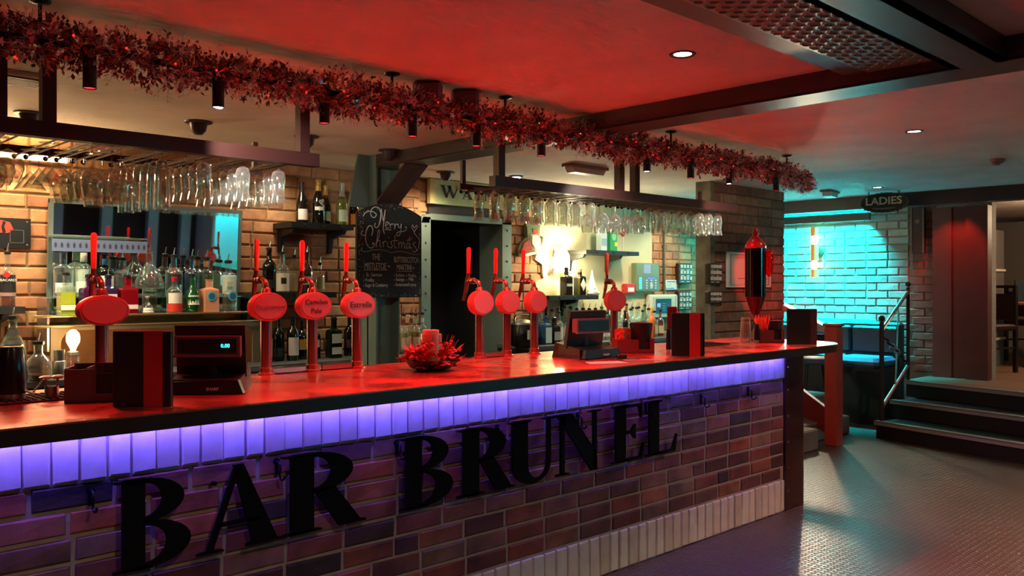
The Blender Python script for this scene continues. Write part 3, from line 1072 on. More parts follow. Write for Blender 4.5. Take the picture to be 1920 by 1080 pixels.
for px, lab in ((800, 'square purple grey loudspeaker on the ceiling beside a drop rod'), (871, 'square purple grey loudspeaker on the ceiling, nearer the cross beam')):
    p = atZ(px, 150 if px == 800 else 166, ZC)
    o = thing('ceiling_speaker', lab, 'speaker', (p.x, p.y, ZC), FACE)
    MB().cbox(0, .05, -.1, .125, .1, .1, .01).build('cabinet', blk_m, o)
    MB().cbox(0, -.004, -.09, .105, .012, .078, .004).build('grille', M('speaker_grille', (104, 84, 98), .8), o)
# ================================================================ THINGS ON THE COUNTER
red_pl = M('tap_red_enamel', (205, 92, 84), .3, coat=.4)
face_pl = M('tap_badge_face', (196, 120, 116), .28, coat=.5)
col_m = M('tap_column_steel', (150, 110, 104), .28, .85)
brass = M('tap_brass', (190, 130, 110), .25, .9)
ink = M('badge_ink', (70, 20, 24), .5)
steel = M('brushed_steel', (190, 190, 186), .3, .95)


def disc(w, h, th, n=28):
    """upright oval badge, front face at y=0 facing -y, th deep"""
    mb = MB()
    rings = [(1.0, th), (1.0, .004), (.965, 0)]
    vs = []
    for s, y in rings:
        vs += [(w / 2 * s * math.cos(2 * PI * k / n), y, h / 2 * s * math.sin(2 * PI * k / n)) for k in range(n)]
    fs = [tuple(range(n)), tuple(range(2 * n, 3 * n))]
    for k in range(2):
        for i in range(n):
            j = (i + 1) % n
            fs.append((k * n + i, k * n + j, k * n + n + j, k * n + n + i))
    return mb.add(vs, fs)


def beer_tap(x, label, words=(), hcol=(236, 84, 44), w=.152, h=.112, rz=0.0, wm=None, y=3.12, hc=.266):
    o = thing('beer_tap', label, 'beer tap', (x, y, ZT), rz, 'beer taps on the counter')
    MB().lathe([(.034, 0), (.034, .006), (.026, .01), (.026, .028), (.023, .03)], 18).build('base_collar', brass, o, smooth=True)
    MB().lathe([(.0215, .03), (.0215, hc - .02)], 18).build('column', col_m, o, smooth=True)
    bd = disc(w, h, .04).build('badge', red_pl, o, (0, -.03, hc), smooth=True)
    disc(w * .9, h * .88, .002).build('badge_face', face_pl, bd, (0, -.002, 0))
    for k, (s, sz, dz) in enumerate(words):
        text(s, sz, wm or ink, 'badge_lettering', bd, (0, -.003, dz), sx=1.05)
    MB().lathe([(.024, hc + .045), (.02, hc + .055), (.018, hc + .07), (.013, hc + .075)], 14).build('neck', brass, o, smooth=True)
    MB().tube(smooth_pts([(0, 0, hc + .072), (0, .004, hc + .092), (0, .02, hc + .104), (0, .045, hc + .106), (0, .085, hc + .104)], 4), .0105, 10).build('elbow_pipe', brass, o, smooth=True)
    MB().tube([(0, .04, hc + .106), (0, .055, hc + .106)], .016, 10).tube([(0, .068, hc + .105), (0, .076, hc + .105)], .015, 10).build('coupling_nut', brass, o, smooth=True)
    MB().tube(smooth_pts([(0, .083, hc + .125), (0, .09, hc + .1), (0, .1, hc + .06), (0, .118, hc + .01)], 4), [.012] * 5 + [.010] * 4 + [.008] * 4, 8).build('spout', brass, o, smooth=True)
    lv = MB().tube([(0, .083, hc + .112), (0, .082, hc + .145)], .009, 8).build('lever', brass, o, smooth=True)
    MB().tube([(0, .082, hc + .142), (0, .081, hc + .155), (0, .079, hc + .262), (0, .079, hc + .27)], [.0085, .009, .011, .006], 10).build('handle', flat(hcol, .4), o, smooth=True)
    return o


beer_tap(1.05, 'beer tap with wide blank oval badge beside the spiral of straws and till', (), (226, 110, 70), w=.168, h=.105, hc=.264)['label'] = 'beer tap with blank wide oval badge behind the black and red menu'
beer_tap(1.665, 'beer tap with worn oval badge, orange handle, next to the till', (('Cruzcampo', .026, .0),), (232, 104, 60), wm=M('badge_ink_faint', (168, 84, 84), .4))
beer_tap(1.87, 'beer tap with oval badge lettered in two lines', (('Camden', .03, .016), ('Pale', .03, -.02)), (238, 60, 40))
beer_tap(2.085, 'beer tap with bright red oval badge lettered in one bold dark line', (('Estrella', .036, .002),), (238, 56, 36))
beer_tap(2.785, 'beer tap with blank oval badge before the dark doorway', (), (236, 40, 34), w=.14, h=.118)
beer_tap(2.965, 'beer tap with blank oval badge before the green door frame', (), (236, 44, 36), w=.135, h=.116)
beer_tap(3.16, 'beer tap with blank oval badge before the exposed brick edge', (), (236, 40, 32), w=.135, h=.116)
beer_tap(3.80, 'beer tap with small round badge behind the napkin caddies', (), (232, 80, 56), w=.125, h=.116, rz=-.35)


def menu(px, py, h_px, w_px, label, band=True, z=ZT):
    p = atZ(px, py, z)
    t = (EYE - z) * F_PX / (py - HY)
    w, h = w_px * t / F_PX, h_px * t / F_PX
    o = thing('menu_stand', label, 'menu', (p.x, p.y, z), FACE, None)
    cm = M('menu_black_cover', (15, 14, 16), .45)
    MB().cbox(0, 0, 0, w, .012, h, .003).build('front_cover', cm, o)
    MB().prism([(w / 2 - .004, .006), (w / 2, .012), (-w / 2 + .03, .075), (-w / 2 + .025, .068)], 0, h * .985, 'xy').build('back_cover', cm, o)
    if band:
        MB().box(w * .04, w * .365, -.0085, -.0055, .0005, h - .0005).build('red_band', M('menu_red_band', (178, 24, 34), .5), o)
    else:
        MB().box(w * .22, w * .245, -.0075, -.0055, .0, h).build('spine_crease', M('menu_crease', (40, 38, 42), .4), o)
        MB().box(w * .27, w * .5, -.0085, -.0055, .0, h).build('spine_band', M('menu_dark_red', (60, 22, 26), .5), o)
    return o


menu(267, 762, 142, 109, 'black menu with red band standing before the till with the lit display')
menu(1290, 667, 80, 62, 'black menu with red band standing beside the black napkin cup')
menu(1503, 646, 67, 56, 'plain black menu standing at the rounded counter end', False)


def till(loc, rz, label, disp=None, tilt=0.0, sc=1.0, mark='SHARP', mc=(190, 185, 190)):
    o = thing('till', label, 'till', loc, rz)
    o.scale = (sc, sc, sc)
    pm = M('till_charcoal', (34, 28, 34), .4)
    bez = M('till_mauve_bezel', (112, 66, 86), .4)
    # seen from the customer's side: base wedge, screen back, customer display
    MB().prism([(-.01, 0), (-.004, .055), (.20, .085), (.23, 0)], -.13, .13, 'yz').build('base', pm, o)
    lp = MB().prism([(-.125, .004), (.15, .004), (.13, .056), (-.115, .05)], -.045, -.003).build('logo_plate', M('till_black', (14, 13, 16), .35), o)
    text(mark, .016, M('till_print_%d' % mc[0], mc, .4), 'maker_name', lp, (.035, -.046, .022), bold=.0005)
    MB().tube([(0, .12, .06), (0, .105, .17)], [.035, .02], 12).build('neck', pm, o, smooth=True)
    scr = MB().prism([(.10, .055), (.125, .06), (.085, .268), (.062, .262)], -.135, .135, 'yz').build('screen_back', M('till_black', (14, 13, 16), .35), o)
    text('SHARP', .012, M('till_print_dim', (120, 40, 40), .4), 'maker_name', scr, (.02, .064, .248))
    d = MB().prism([(-.125, .145), (.125, .145), (.125, .222), (-.125, .222)], .02, .06).build('customer_display', bez, o)
    MB().box(-.112, .112, .016, .0205, .156, .211).build('display_glass', M('display_dark', (16, 18, 22), .4), d)
    MB().box(-.128, .128, .01, .03, .140, .149).build('display_ledge', bez, d)
    if disp:
        text(disp, .02, M('display_cyan', (60, 200, 230), .4, emit=(60, 210, 240), es=3), 'display_digits', d, (.07, .0155, .184), bold=.0004)
    return o


till((*atZ(386, 738, ZT).xy, ZT), FACE + .10, 'till with lit blue digits between the first beer taps and the menu', '0.00', sc=.83)
till((*atZ(1118, 672, ZT).xy, ZT), -.12, 'till with blank tilted display beside the napkin caddies', None, sc=.86)
# paper slips and a cable by the second till
p = atZ(1135, 680, ZT)
tag(MB().prism([(-.09, -.05), (.1, -.04), (.085, .05), (-.08, .045)], 0, .0015, 'xy').build('paper_slip', M('paper_pinkish', (225, 205, 205), .7), None, (p.x, p.y, ZT), rz=-.5), 'white paper slip lying before the second till', 'paper')
p = atZ(1195, 675, ZT)
tag(MB().prism([(-.07, -.03), (.1, -.045), (.09, .03), (-.06, .05)], 0, .0012, 'xy').build('paper_slip', M('paper_mauve', (150, 120, 140), .6), None, (p.x, p.y, ZT), rz=-.6), 'mauve paper slip lying under the napkin caddies', 'paper')
p = atZ(1165, 672, ZT + .002)
ch_ = thing('charger', 'small black charger with curled cable on the paper slip', 'charger', (p.x, p.y, ZT + .002), -.5)
MB().cbox(0, 0, 0, .05, .03, .018).build('plug', black, ch_)
MB().tube(smooth_pts([(-.025, 0, .008), (-.06, -.01, .004), (-.1, -.04, .004), (-.07, -.075, .004), (0, -.07, .004), (.06, -.09, .004)], 4), .0025, 6).build('cable', black, ch_, smooth=True)


def caddy(px, py, label, w, d, h, extra, rz=FACE + .25, col=(88, 44, 44)):
    p = atZ(px, py, ZT)
    o = thing('bar_caddy', label, 'caddy', (p.x, p.y + .0, ZT), rz)
    cm = flat(col, .45)
    t = .006
    MB().box(-w / 2, w / 2, 0, d, 0, t).build('floor_panel', cm, o)
    MB().prism([(-w / 2, 0), (w / 2, 0), (w / 2, h), (w * .38, h), (w * .38, h * .25), (w * .08, h * .25), (w * .08, h * .92), (-w / 2, h * .92)], 0, t).build('front_panel', cm, o)
    MB().box(-w / 2, w / 2, d - t, d, 0, h).build('rear_panel', cm, o)
    for x in (-w / 2, w / 2 - t, -w * .12):
        MB().box(x, x + t, t, d - t, 0, h * (.95 if x < 0 else 1)).build('side_panel', cm, o)
    MB().box(w * .1, w * .36, .008, .012, t, h * .8).build('inner_tray', M('caddy_inner_black', (12, 11, 12), .5), o)
    return o, p


caddy(172, 755, 'brown bar caddy with empty slots beside the menu before the blank badge tap', .15, .13, .108, None)
c2, p2 = caddy(1192, 662, 'dark red bar caddy holding red napkins and a black cup', .2, .12, .075, None, FACE + .12, (104, 32, 36))
c3, p3 = caddy(1448, 643, 'brown bar caddy holding orange straws at the counter end', .155, .12, .085, None, FACE + .1, (96, 52, 50))


def local(root, v):
    return Vector(root.location) + Matrix.Rotation(root.rotation_euler.z, 3, 'Z') @ Vector(v)


# black napkin cups
def napkin_cup(root, v, r, h, label):
    q = local(root, v)
    o = thing('napkin_cup', label, 'cup', q)
    MB().lathe([(r * .72, 0), (r, h), (r * .95, h), (r * .68, .004)], 18, capt=False).build('cup', M('cup_black', (12, 11, 12), .5), o, smooth=True)
    MB().lathe([(r * .9, h * .9), (r * .93, h * 1.02), (r * .4, h * 1.05)], 18).build('napkin_pad', M('cup_black2', (20, 18, 19), .8), o, smooth=True)
    return o


napkin_cup(c2, (.045, .06, .006), .062, .145, 'black flared cup in the red caddy beside the wall screen')
napkin_cup(c3, (.04, .06, .006), .048, .125, 'black flared cup in the straw caddy at the counter end')
q = local(c2, (-.055, .06, .007))
nk = thing('napkin_bundle', 'bundle of orange red patterned napkins in the red caddy', 'napkins', q)
for k in range(7):
    MB().box(-.032, .034 - k * .002, -.03 + k * .0085, -.026 + k * .0085, 0, .115 + .006 * math.sin(k * 2)).build('napkin', M('napkin_red', (226, 92, 70), .7, noise=.7, nscale=70), nk)
rs = random.Random(8)
for k in range(34):
    q = local(c3, (-.045 + rs.uniform(-.022, .022), .055 + rs.uniform(-.03, .03), .007))
    a, b = rs.gauss(0, .018), rs.gauss(0, .018)
    tag(MB().tube([(0, 0, 0), (a, b, .15 + rs.uniform(-.012, .012))], .0028, 6).build('straw', flat((236, 92, 54), .4) if k % 3 else flat((214, 52, 44), .4), None, q),
        'orange red drinking straw standing in the brown caddy', 'straw', 'straws in the caddy at the counter end')
# glass stack and black shaker near the straws
for k in range(2):
    p = atZ(1398, 643, ZT)
    o = thing('tumbler', ('lower' if k == 0 else 'upper') + ' upturned clear tumbler of the stack beside the straws', 'glass', (p.x, p.y, ZT + k * .03))
    MB().lathe(shell([(.026, .125), (.034, .0)]), 18, capb=False, capt=False).build('wall', clear, o, smooth=True)
    MB().lathe([(.0235, .118), (.026, .126)], 18).build('thick_base', clear, o, smooth=True)
def shaker(px, py, d, h, label, ring=True):
    p = atZ(px, py, ZT)
    o = thing('black_shaker', label, 'shaker', (p.x, p.y, ZT))
    MB().lathe([(d * .44, .0), (d * .44, h * .14), (d * .47, h * .15)], 20).build('steel_base', steel, o, smooth=True)
    MB().lathe([(d * .5, h * .15), (d * .47, h * .6), (d * .4, h * .94), (d * .36, h)], 20).build('body', M('shaker_black', (20, 12, 16), .3, coat=.5), o, smooth=True)


shaker(22, 752, .085, .165, 'black tapered shaker with steel foot near the chain stoppers')
shaker(1419, 643, .036, .115, 'slim black shaker beside the glass tumblers')
shaker(1254, 662, .03, .125, 'slim black shaker between the red caddy and the menu')
# chain stoppers
p = atZ(97, 748, ZT)
o = thing('bottle_stoppers', 'two steel bottle stoppers on a chain standing in a small cup', 'stopper', (p.x, p.y, ZT))
MB().lathe([(.02, 0), (.02, .04), (.017, .04), (.017, .004)], 16, capt=False).build('cup', steel, o, smooth=True)
for x in (-.012, .014):
    sp = MB().tube([(x, 0, .006), (x * 1.3, .004, .062)], .004, 8).build('stopper_stem', steel, o, smooth=True)
    MB().lathe([(.003, 0), (.019, .004), (.02, .008), (.012, .012)], 14, (x * 1.3, .004, .06)).build('stopper_cap', steel, sp, smooth=True)
chn = MB()
for k in range(12):
    chn.ball((-.03 - .004 * k, .0, .055 - .045 * min(k / 6, 1) + .002 * k), .0042, 6, 4)
chn.build('chain', steel, o)
# rubber bar mats at the rear edge
for px, py, L, lab in ((58, 752, .3, 'black rubber bar mat below the stoppers'), (1395, 652, .36, 'black rubber bar mat below the glass tumblers')):
    p = atZ(px, py, ZT)
    o = thing('bar_mat', lab, 'mat', (p.x, max(p.y, 2.86), ZT))
    MB().cbox(0, .05, 0, L, .2, .006, .003).build('mat', M('rubber_black', (20, 18, 18), .8), o)
    nb = MB()
    for i in range(int(L / .02)):
        for j in range(9):
            nb.box(-L / 2 + .01 + i * .02, -L / 2 + .018 + i * .02, -.04 + j * .02, -.032 + j * .02, .006, .009)
    nb.build('nubs', M('rubber_black', (20, 18, 18), .8), o)['kind'] = 'stuff'
# drip trays behind the tap groups
for x, lab in ((1.76, 'steel drip tray between the worn badge and two line badge taps'), (1.98, 'steel drip tray between the two line and bright one line badge taps'), (2.88, 'steel drip tray between the taps before the doorway'), (3.6, 'steel drip tray behind the second till')):
    o = thing('drip_tray', lab, 'tray', (x, 3.145, ZT))
    MB().box(-.075, .075, -.04, .04, 0, .004).box(-.075, .075, -.04, -.037, 0, .022).box(-.075, .075, .037, .04, 0, .022).box(-.075, -.072, -.04, .04, 0, .022).box(.072, .075, -.04, .04, 0, .022).build('tray', steel, o)
    g = MB()
    for k in range(9):
        g.box(-.07 + k * .0165, -.066 + k * .0165, -.037, .037, .017, .02)
    g.build('grid', steel, o)

# ---------------------------------------------------------------- autumn centrepiece
p = atZ(808, 694, ZT)
cp = thing('centrepiece', 'candle arrangement of red leaves and berries in a dark bowl', 'decoration', (p.x, p.y, ZT))
MB().lathe([(.055, 0), (.085, .012), (.105, .04), (.1, .045), (.07, .02)], 24).build('bowl', M('bowl_dark', (36, 20, 22), .4), cp, smooth=True)
cd = MB().lathe([(.034, .02), (.034, .165), (.03, .167), (.012, .162)], 24, (.0, .0, 0)).build('candle', M('candle_wax', (226, 150, 140), .5), cp, smooth=True)
MB().tube([(.0, .0, .16), (.002, 0, .182)], .0015, 5).build('wick', black, cd)
MB().lathe(shell([(.044, .03), (.044, .15)]), 20, capb=False, capt=False).build('glass_sleeve', clear, cp, smooth=True)
rl = random.Random(9)
lf = MB()
outline = [(0, 0), (.3, .28), (.24, .5), (.5, .55), (.42, .8), (.2, .75), (0, 1.1), (-.2, .75), (-.42, .8), (-.5, .55), (-.24, .5), (-.3, .28)]
me_l = []
for v in range(3):
    vs = [(a * .05, b * .06, -.010 * abs(a) * 3 + .006 * math.sin(b * 3 + v)) for a, b in outline]
    me_l.append(MB().add(vs + [(x, y, z - .0008) for x, y, z in vs], [tuple(range(12)), tuple(range(23, 11, -1))]).mesh('maple_leaf', M('autumn_leaf_%d' % v, [(150, 40, 34), (170, 66, 40), (126, 30, 34)][v], .55)))
for k in range(40):
    a = 2 * PI * k / 40 + rl.uniform(-.2, .2)
    rr = rl.uniform(.045, .1)
    o = link('maple_leaf', me_l[k % 3], cp, (rr * math.cos(a), rr * math.sin(a), .045 + rl.uniform(-.015, .035)))
    o.rotation_euler = (rl.uniform(-.3, .8), rl.uniform(-.5, .5), a - PI / 2 + rl.uniform(-.5, .5))
    o.scale = [rl.uniform(.8, 1.3)] * 3
bme = MB().ball((0, 0, 0), .0065, 8, 5).mesh('berry', M('berry_red', (190, 26, 34), .25, coat=.5), True)
for k in range(70):
    side = -1 if k < 45 else 1
    link('berry', bme, cp, (side * .055 + rl.gauss(0, .022), -.03 + rl.gauss(0, .02), .085 + rl.gauss(0, .018)))
gr = MB()
for k in range(60):
    a = rl.uniform(0, 2 * PI)
    b = (rl.gauss(0, .03) + .03 * (1 if k % 2 else -1.6), rl.gauss(0, .02), .05)
    gr.tube([b, (b[0] * 1.6 + rl.gauss(0, .02), b[1] * 1.5, .05 + rl.uniform(.05, .1))], [.0012, .0005], 4)
gr.build('dry_grass', M('dry_grass_red', (166, 72, 44), .7), cp)['kind'] = 'stuff'

# ---------------------------------------------------------------- tall red-domed dispenser at the counter end
p = atZ(1449, 641, ZT)
ds = thing('siphon_dispenser', 'tall black glass dispenser with red dome and red side globe', 'dispenser', (p.x, p.y + .12, ZT))
t = p.x * fwd[0] + (p.y + .12) * fwd[1]
zz = lambda py: EYE - (py - HY) * t / F_PX - ZT
dr = M('dispenser_red', (190, 34, 36), .25, coat=.6)
MB().lathe([(.05, 0), (.045, .012), (.012, .02), (.011, zz(592)), (.02, zz(590))], 18).build('stand', M('dispenser_stand', (60, 24, 26), .4, .5), ds, smooth=True)
MB().lathe([(.02, zz(590)), (.03, zz(585)), (.058, zz(560)), (.062, zz(556))], 20).build('funnel', M('dispenser_funnel', (84, 26, 28), .35, .3), ds, smooth=True)
R_ = .058
MB().lathe([(R_, zz(556)), (R_, zz(464))], 24).build('cylinder', M('dispenser_black_glass', (8, 10, 14), .06, coat=1), ds, smooth=True)
MB().lathe([(R_ + .006, zz(466)), (R_ + .006, zz(460)), (R_ * .8, zz(452)), (R_ * .35, zz(443)), (.02, zz(440)), (.018, zz(434)), (.01, zz(428))], 20).build('dome', dr, ds, smooth=True)
for s in (-1, 1):
    MB().tube([(s * (R_ + .004) * rgt[0], s * (R_ + .004) * rgt[1], zz(556)), (s * (R_ + .004) * rgt[0], s * (R_ + .004) * rgt[1], zz(464))], .005, 8).build('stay_rod', M('dispenser_funnel', (84, 26, 28), .35, .3), ds)
gx = Vector((rgt[0], rgt[1])) * .085
g = MB().lathe([(.012, zz(478) + .03), (.03, zz(478)), (.036, zz(492)), (.03, zz(504)), (.022, zz(512)), (.006, zz(519))], 16, (gx.x, gx.y, 0)).build('side_globe', glass('red_glass', (255, 60, 60), .2, .9, .05, (255, 120, 120)), ds, smooth=True)
MB().tube([(gx.x, gx.y, zz(476)), (gx.x * .5, gx.y * .5, zz(466))], .006, 6).build('globe_pipe', dr, ds)
# the second till screen half hidden behind the end of the counter
p = atZ(1345, 648, ZT)
o = thing('payment_screen', 'dark red upright payment screen with pink panel behind the menu', 'screen', (p.x, 3.1, ZT), FACE - .3)
MB().cbox(0, 0, 0, .1, .05, .012).build('foot', M('screen_foot', (60, 34, 32), .5), o)
MB().cbox(-.028, .02, .012, .06, .018, .21).build('side_case', M('screen_case', (84, 28, 34), .5), o)
MB().prism([(.008, .035), (.05, .055), (.05, .165), (.008, .195)], .0, .012).build('pink_panel', M('screen_pink', (225, 72, 88), .4), o)
# ================================================================ BACK BAR
PROF = {
    'std': [(.90, 0), (1, .015), (1, .58), (.92, .64), (.6, .70), (.34, .74), (.32, .97), (.38, .98), (.38, 1)],
    'gin': [(.92, 0), (1, .015), (1, .60), (.95, .65), (.62, .70), (.36, .73), (.36, .97), (.42, .98), (.42, 1)],
    'wine': [(.92, 0), (1, .015), (1, .60), (.9, .67), (.6, .73), (.38, .78), (.36, .97), (.4, .98), (.4, 1)],
    'champ': [(.92, 0), (1, .02), (1, .42), (.94, .5), (.74, .6), (.48, .70), (.36, .78), (.34, .95), (.42, .96), (.42, 1)],
    'decanter': [(.95, 0), (1, .03), (.98, .2), (.75, .42), (.42, .58), (.24, .68), (.22, .95), (.32, .97), (.32, 1)],
    'round': [(.6, 0), (.86, .03), (1, .25), (.98, .42), (.8, .58), (.45, .7), (.34, .76), (.34, .97), (.42, .98), (.42, 1)],
    'square': [(.95, 0), (1, .015), (1, .66), (.9, .71), (.4, .75), (.34, .78), (.34, .97), (.42, .98), (.42, 1)],
}


def prof_r(style, f):
    pr = PROF[style]
    for (r0, z0), (r1, z1) in zip(pr, pr[1:]):
        if z0 <= f <= z1 and z1 > z0:
            return r0 + (r1 - r0) * (f - z0) / (z1 - z0)
    return pr[-1][0]


dark_gl = M('dark_bottle_glass', (14, 16, 14), .08, coat=.6)
pour_m = M('pourer_black', (16, 15, 16), .4)
foil = {}


def bottle(px, y, z, h, d, style, glass_, label, liquid=None, fill=.55, labels=(), cap='pour', words=None, group=None, fl=1.0, x=None, n=18):
    """labels: (from, to, colour, half angle) bands on the side that faces the room; cap: pour / foil colour / cap colour"""
    if x is None:
        x = atY(px, HY, y).x
    o = thing('bottle', label, 'bottle', (x, y, z), 0, group)
    rz = math.atan2(-y, -x)                     # label faces the room in front of the bar
    rz = rz * .5 + (-PI / 2) * .5
    R = d / 2
    nn = 4 if style == 'square' else n
    if style == 'square':
        pr = [(r * R * 1.34, f * h) for r, f in PROF[style]]
    else:
        pr = [(r * R, f * h) for r, f in PROF[style]]
    g = MB().lathe(pr, nn, sy=fl)
    if style == 'square':
        g.v = [((a - b) * .7071, (a + b) * .7071, c) for a, b, c in g.v]
    g.build('glass_body', glass_, o, smooth=style != 'square')
    if liquid:
        k = .93
        pl = [(r * k, zz_ + .003) for r, zz_ in pr if zz_ <= fill * h]
        pl.append((prof_r(style, fill) * R * (1.34 if style == 'square' else 1) * k, fill * h))
        lq = MB().lathe(pl, nn, sy=fl)
        if style == 'square':
            lq.v = [((a - b) * .7071, (a + b) * .7071, c) for a, b, c in lq.v]
        lq.build('liquid', liquid, o, smooth=style != 'square')
    for f0, f1, c, ha in labels:
        vs, fs = [], []
        m = 7
        if style == 'square':
            w = R * .9
            b = MB().box(-w, w, -R * .952 - .0015, -R * .95, f0 * h, f1 * h)
            b.build('paper_label', flat(c, .6), o)
            continue
        for i in range(m):
            a = rz + (i / (m - 1) - .5) * 2 * ha
            for f in (f0, f1):
                rr = prof_r(style, f) * R + .0015
                vs.append((rr * math.cos(a), rr * math.sin(a) * fl, f * h))
        for i in range(m - 1):
            fs.append((i * 2, i * 2 + 2, i * 2 + 3, i * 2 + 1))
        MB().add(vs, fs).build('paper_label', flat(c, .6), o, smooth=True)
    if words:
        s, f, sz, c = words
        text(s, sz, flat(c, .5), 'label_print', o, (R * 1.01 * math.cos(rz), R * 1.01 * math.sin(rz) - .003, f * h), rz=rz + PI / 2)
    nr = prof_r(style, 1) * R
    if cap == 'pour':
        c_ = MB().lathe([(nr * .8, h - .004), (nr * 1.15, h), (nr * 1.15, h + .014), (nr * .5, h + .02)], 10).build('pourer', pour_m, o, smooth=True)
        MB().tube([(0, 0, h + .016), (0, 0, h + .03), (.006, -.004, h + .062)], [.0045, .004, .0032], 6).build('spout', steel, c_, smooth=True)
    elif cap:
        rr = prof_r(style, .9) * R
        big = style in ('champ', 'wine')
        MB().lathe([(rr * 1.06 * (1.25 if style == 'champ' else 1), h * (.74 if big else .88)), (rr * 1.1, h * .9), (nr * 1.08, h * .955), (nr * 1.08, h * .995), (nr * .7, h * 1.005)], 14).build('cap', flat(cap, .3, .1 if big else 0), o, smooth=True)
    return o


def tint(c, g=.07):
    return glass('glass_%d_%d_%d' % c, c, g, .8, .04)


def liq(c):
    return M('liquid_%d_%d_%d' % c, c, .15, emit=None)


clr = glass('bottle_clear_glass', (236, 244, 240), .10, .9, .03)
# ---- mirror and its frame
mir = thing('mirror', 'large tilted mirror with a green frame behind the spirit bottles', 'mirror', ((mir0 + mir1) / 2, 5.70, 1.2), 0)
mir.rotation_euler = (math.radians(4.0), 0, 0)
hw = (mir1 - mir0) / 2
MB().box(-hw + .02, hw - .02, -.004, .0, 0, .68).build('mirror_glass', M('mirror_silver', (225, 232, 230), .02, 1.0), mir)
frm = M('mirror_frame_grey_green', (96, 110, 104), .5)
MB().box(-hw, -hw + .025, -.012, .012, 0, .7).build('frame_side', frm, mir)
MB().box(hw - .02, hw, -.012, .012, 0, .7).build('frame_side', frm, mir)
MB().box(-hw, hw, -.012, .012, .68, .705).build('frame_top', frm, mir)
# ---- glass shelf with patterned strip, high on the mirror
p0, p1 = atY(97, 440, 5.5), atY(276, 447, 5.5)
gs = thing('glass_shelf', 'short glass shelf with patterned paper strip on the mirror', 'shelf', ((p0.x + p1.x) / 2, 5.5, p0.z - .01))
w = (p1.x - p0.x) / 2
MB().box(-w, w, 0, .15, 0, .008).build('glass_board', glass('shelf_glass', (205, 235, 228), .2, .8), gs)
stp = MB().box(-w, w, -.002, 0, -.085, -.012).build('paper_strip', M('strip_blue_grey', (96, 110, 140), .6), gs)
for k in range(16):
    x = -w + .02 + k * (2 * w - .04) / 15
    MB().prism([(x - .008, -.045), (x, -.03), (x + .008, -.045), (x + .005, -.062), (x - .005, -.062)], -.0035, -.002).build('printed_mark', M('strip_mark', (50, 54, 78), .6), stp)
# ---- bottle shelf below the mirror: two glass steps with chrome rails
ms = thing('bottle_shelf', 'stepped glass bottle shelf with brass rails under the mirror', 'shelf', (2.22, 5.55, 1.1))
hx = .68
board = glass('shelf_glass', (205, 235, 228), .2, .8)
brs = M('rail_brass', (200, 170, 120), .25, .9)
MB().box(-hx, hx, -.12, .10, .098, .106).build('lower_board', board, ms)
MB().box(-hx + .02, hx - .02, .0, .11, .205, .211).build('upper_board', board, ms)
for z in (.104, .045):
    MB().tube(smooth_pts([(-hx, .1, z), (-hx, -.1, z), (-hx + .03, -.13, z), (hx - .03, -.13, z), (hx, -.1, z), (hx, .1, z)], 3), .007, 8).build('rail', brs, ms, smooth=True)
for x in (-hx, hx):
    MB().box(x - .006, x + .006, -.1, .1, -.1, .205).build('side_bracket', steel, ms)
# ---- arched wooden niche with filament lamp
nx0, nx1, ny, nz0, nz1 = 1.55, 2.86, 5.44, ZB, 1.14
ni = thing('arched_niche', 'warm wooden niche with rounded opening below the bottle shelf', 'niche', ((nx0 + nx1) / 2, ny, nz0))
wd = M('niche_wood', (150, 108, 70), .5, noise=.25, nscale=6)
h_ = (nx1 - nx0) / 2
H_ = nz1 - nz0
inner = [(-h_ + .055, 0)] + arc(-h_ + .135, H_ - .10, .08, .08, 180, 90, 8) + arc(h_ - .135, H_ - .10, .08, .08, 90, 0, 8) + [(h_ - .055, 0)]
MB().prism([(-h_, 0), (-h_, H_), (h_, H_), (h_, 0)] + inner[::-1], 0, .014).build('front_board', M('niche_frame', (104, 94, 78), .5), ni)
MB().box(-h_, h_, .2, .21, 0, H_).build('back_board', wd, ni)
MB().box(-h_, h_, .014, .2, H_ - .012, H_).build('top_board', wd, ni)
for s in (-1, 1):
    MB().box(min(s * h_, s * (h_ - .01)), max(s * h_, s * (h_ - .01)), .014, .2, 0, H_).build('side_board', wd, ni)


def jar_lamp(px, y, label, lit):
    x = atY(px, HY, y).x
    o = thing('jar_lamp', label, 'lamp', (x, y, ZB))
    MB().lathe(shell([(.034, .0), (.036, .01), (.036, .10), (.03, .118), (.031, .13)]), 18, capb=False, capt=False).build('jar', glass('amber_glass', (235, 190, 140), .1, .8), o, smooth=True)
    MB().lathe([(.03, .006), (.03, .075)], 16).build('filling', M('jar_filling', (150, 92, 52), .6), o)
    MB().lathe([(.033, .122), (.033, .14), (.02, .145)], 18).build('lid', steel, o, smooth=True)
    if lit:
        MB().lathe([(.012, .145), (.016, .16), (.034, .195), (.037, .22), (.032, .245), (.018, .262), (.004, .268)], 18).build('bulb', M('bulb_glow', (255, 220, 150), .4, emit=(255, 190, 110), es=22), o, smooth=True)
        lamp('bulb_lamp', 'POINT', (x, y - .06, ZB + .22), 6, (1, .62, .28), .04)
    return o


jar_lamp(137, 5.33, 'jar lamp with glowing filament bulb in the wooden niche', True)
jar_lamp(450, 5.28, 'amber jar lamp without light beside the till', False)
